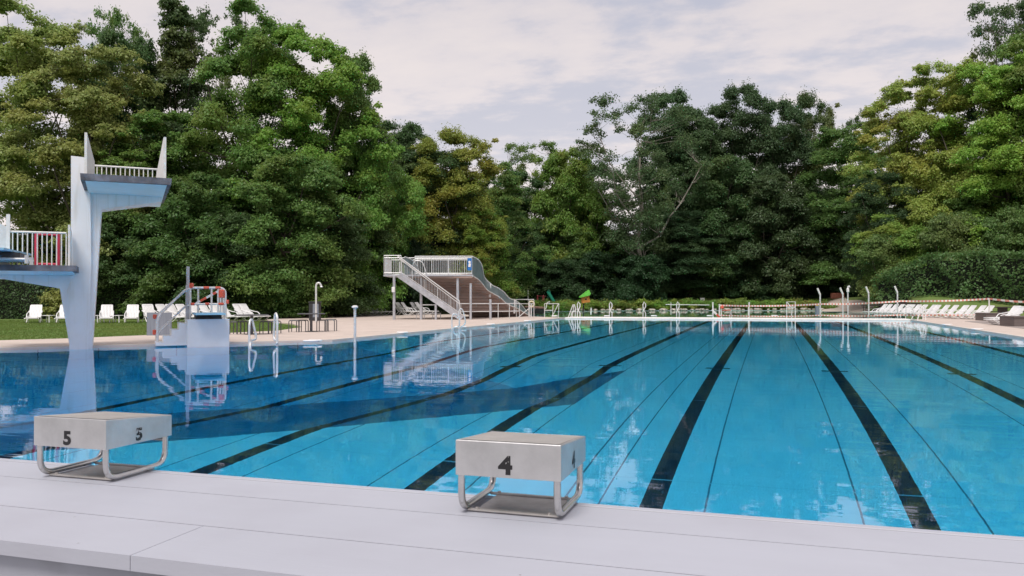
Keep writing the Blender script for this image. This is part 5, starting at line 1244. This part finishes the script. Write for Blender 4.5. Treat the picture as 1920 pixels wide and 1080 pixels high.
# ------------------------------------------------------------------ hedges
def hedge(name, pts, h, th, per_m2, leaf, col, label, seed, lumps=.18, yel=0):
    """clipped hedge along ground points pts; h = heights at the points"""
    rng = np.random.default_rng(seed); P_, Nn = [], []
    core = MB(); pts = [Vector(p) for p in pts]
    for i in range(len(pts)-1):
        a, b = pts[i], pts[i+1]; ha, hb = h[i], h[i+1]; d = b-a; d.z = 0; L = d.length; dn = d/L; nm = Vector((dn.y, -dn.x, 0))
        if nm.dot(-FWD) < 0: nm = -nm
        nface = int(L*(ha+hb)/2*per_m2); t_ = rng.random(nface); z_ = rng.random(nface); hh = ha+(hb-ha)*t_
        bump_ = lumps*(np.sin(t_*L*1.9+z_*3)+np.sin(t_*L*.7+z_*hh*1.3+1)+.8*np.sin(z_*hh*2.6+t_*L*.5))+rng.normal(size=nface)*.07
        off = th/2+bump_; base_z = a.z+(b.z-a.z)*t_
        p = np.stack([a.x+d.x*t_+nm.x*off, a.y+d.y*t_+nm.y*off, base_z+z_*hh], 1)
        nr = np.tile(np.array(nm)*.8+np.array([0, 0, .45]), (nface, 1))+rng.normal(size=(nface, 3))*.5; P_.append(p); Nn.append(nr)
        nt_ = int(L*th*per_m2*1.2); t_ = rng.random(nt_); o_ = (rng.random(nt_)-.5)*th
        p = np.stack([a.x+d.x*t_+nm.x*o_, a.y+d.y*t_+nm.y*o_, a.z+(b.z-a.z)*t_+ha+(hb-ha)*t_+.12*np.sin(t_*L*1.3)+rng.normal(size=nt_)*.12], 1); P_.append(p); Nn.append(np.tile([0, 0, 1.], (nt_, 1))+rng.normal(size=(nt_, 3))*.5)
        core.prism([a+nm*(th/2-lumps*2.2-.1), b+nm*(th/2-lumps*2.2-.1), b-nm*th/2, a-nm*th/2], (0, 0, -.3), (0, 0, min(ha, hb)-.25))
    p = np.concatenate(P_); nr = np.concatenate(Nn); nr /= np.linalg.norm(nr, axis=1)[:, None]
    t = thing(name, label, 'hedge', pts[0]); o0 = np.array(pts[0])
    me = leaf_mesh('foliage', p-o0, nr, leaf, rng); o = bpy.data.objects.new('foliage', me); COL.objects.link(o); o.parent = t; o.color = (*col, 1-yel)
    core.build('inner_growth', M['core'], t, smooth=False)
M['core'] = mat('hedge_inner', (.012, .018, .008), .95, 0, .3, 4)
def gp(px, Z): p = P(px, 560, Z); p.z = ground_h(p.x, p.y)-.05; return p
hedge('clipped_hedge', [gp(-130, 57), gp(120, 57), gp(320, 58), gp(480, 61), gp(620, 66), gp(735, 72)], [3.1, 3.1, 3.3, 3.4, 3.2, 3.2], 1.6, 95, .15, (.068, .125, .040), 'long clipped dark green hedge behind the loungers on the left', 31, .10)
hedge('tall_hedge', [gp(1648, 76), gp(1740, 72), gp(1830, 68), gp(1990, 62)], [2.9, 3.4, 3.9, 4.4], 2.2, 60, .24, (.10, .18, .055), 'tall dark green hedge behind the lawn at the right edge', 32, .42)
# wire fence posts in front of the left hedge
for i, px in enumerate((467, 500, 535, 565)):
    b = gp(px, 57.5+1.2*i); t = thing('fence_post', ['leftmost', 'second', 'third', 'rightmost'][i]+' thin grey fence post in front of the left hedge', 'fence post', b, 'thin fence posts'); MB().tube([b, b+UP*2.5], .035, 6).build('post', M['galv'], t)

# ------------------------------------------------------------------ bank planting round the shallow pool
rng = np.random.default_rng(77)
def ground_patch_plants():
    far = [(1010, 85), (1060, 90.5), (1130, 92), (1210, 92.5), (1290, 93), (1370, 93.5), (1450, 94), (1535, 94.5)]
    out = []
    for i in range(34):
        f = i/33*(len(far)-1); j = min(len(far)-2, int(f)); px = far[j][0]+(far[j+1][0]-far[j][0])*(f-j); Z = far[j][1]+(far[j+1][1]-far[j][1])*(f-j)
        out.append((px, Z))
    return out
M['rock'] = mat('pale_rock', (.48, .44, .38), .85, 0, .2, 3, bump=.6)
def bushmesh(seed):
    rg = np.random.default_rng(seed); npf = 34; C = rg.normal(size=(npf, 3))*np.array([.85, .45, .22])+np.array([0, 0, .50]); C[:, 2] = np.clip(C[:, 2], .1, 1.0)
    Rx = .28+.2*rg.random(npf); p, nr = puffs_to_leaves(C, Rx, Rx*.7, 70, rg, .6); p[:, 2] = np.maximum(p[:, 2], .02)
    return leaf_mesh('leaves', p, nr, .17, rg)
bms = [bushmesh(s) for s in (51, 52, 53)]
for i, (px, Z) in enumerate(ground_patch_plants()):
    b = P(px, 560, Z-.8); gz = ground_h(b.x, b.y)
    t = thing('bank_shrub', 'low yellow-green shrub in the planted bank behind the shallow pool', 'shrub', (b.x, b.y, max(0, gz)-.05), 'low shrubs along the far bank')
    t.scale = (1.15, 1.15, 1.0+rnd.uniform(-.12, .2)); t.rotation_euler = (0, 0, TH+rnd.uniform(-.3, .3))
    o = bpy.data.objects.new('leaves', bms[i % 3]); COL.objects.link(o); o.parent = t; o.color = (.20+rnd.uniform(-.05, .05), .29+rnd.uniform(-.06, .05), .06, .9)
rk = bpy.data.meshes.new('bank_rock')
import bmesh
bm = bmesh.new(); bmesh.ops.create_icosphere(bm, subdivisions=2, radius=.5)
for v in bm.verts: v.co *= 1+.28*math.sin(v.co.x*9+1)*math.cos(v.co.y*7+v.co.z*6); v.co.z *= .62
bm.to_mesh(rk); bm.free(); rk.materials.append(M['rock'])
for i in range(46):
    px = 1040+i*11.1+rnd.uniform(-4, 4)
    if px > 1540: break
    f = (px-1010)/525; Z = 90.2+f*3.4; b = P(px, 560, Z-1.6)
    o = bpy.data.objects.new('bank_rock', rk); COL.objects.link(o); o.location = (b.x, b.y, .1); s = rnd.uniform(.28, .7); o.scale = (s*1.3, s, s*.9); o.rotation_euler = (0, 0, rnd.uniform(0, 6))
    tag(o, 'pale rock at the waterline of the planted far bank', 'rock', 'pale rocks along the far bank')

# ------------------------------------------------------------------ grass blades on the visible lawns
def grass_patch(name, poly_px, nn, hgt, seed, label):
    rg = np.random.default_rng(seed); pts = []
    xs0 = [p.x for p in poly_px]; ys0 = [p.y for p in poly_px]; PL_ = [(p.x, p.y) for p in poly_px]
    while len(pts) < nn:
        x, y = rg.uniform(min(xs0), max(xs0)), rg.uniform(min(ys0), max(ys0))
        if in_poly(x, y, PL_): pts.append((x, y, ground_h(x, y)+hgt*.4))
    p = np.array(pts); nr = rg.normal(size=(nn, 3)); nr[:, 2] *= .3; nr /= np.linalg.norm(nr, axis=1)[:, None]
    me = leaf_mesh(name, p, nr, hgt*1.6, rg, .25); o = bpy.data.objects.new(name, me); COL.objects.link(o); o.color = (.16, .235, .06, .85); tag(o, label, 'grass', kind='stuff')
grass_patch('grass_blades', [G(-40, 640, 0), G(140, 636, 0), G(280, 630, 0), G(520, 622, 0), G(566, 615, 0), G(500, 604, 0), G(-60, 601, 0)], 26000, .07, 61, 'short green grass between the hedge and the pool deck')
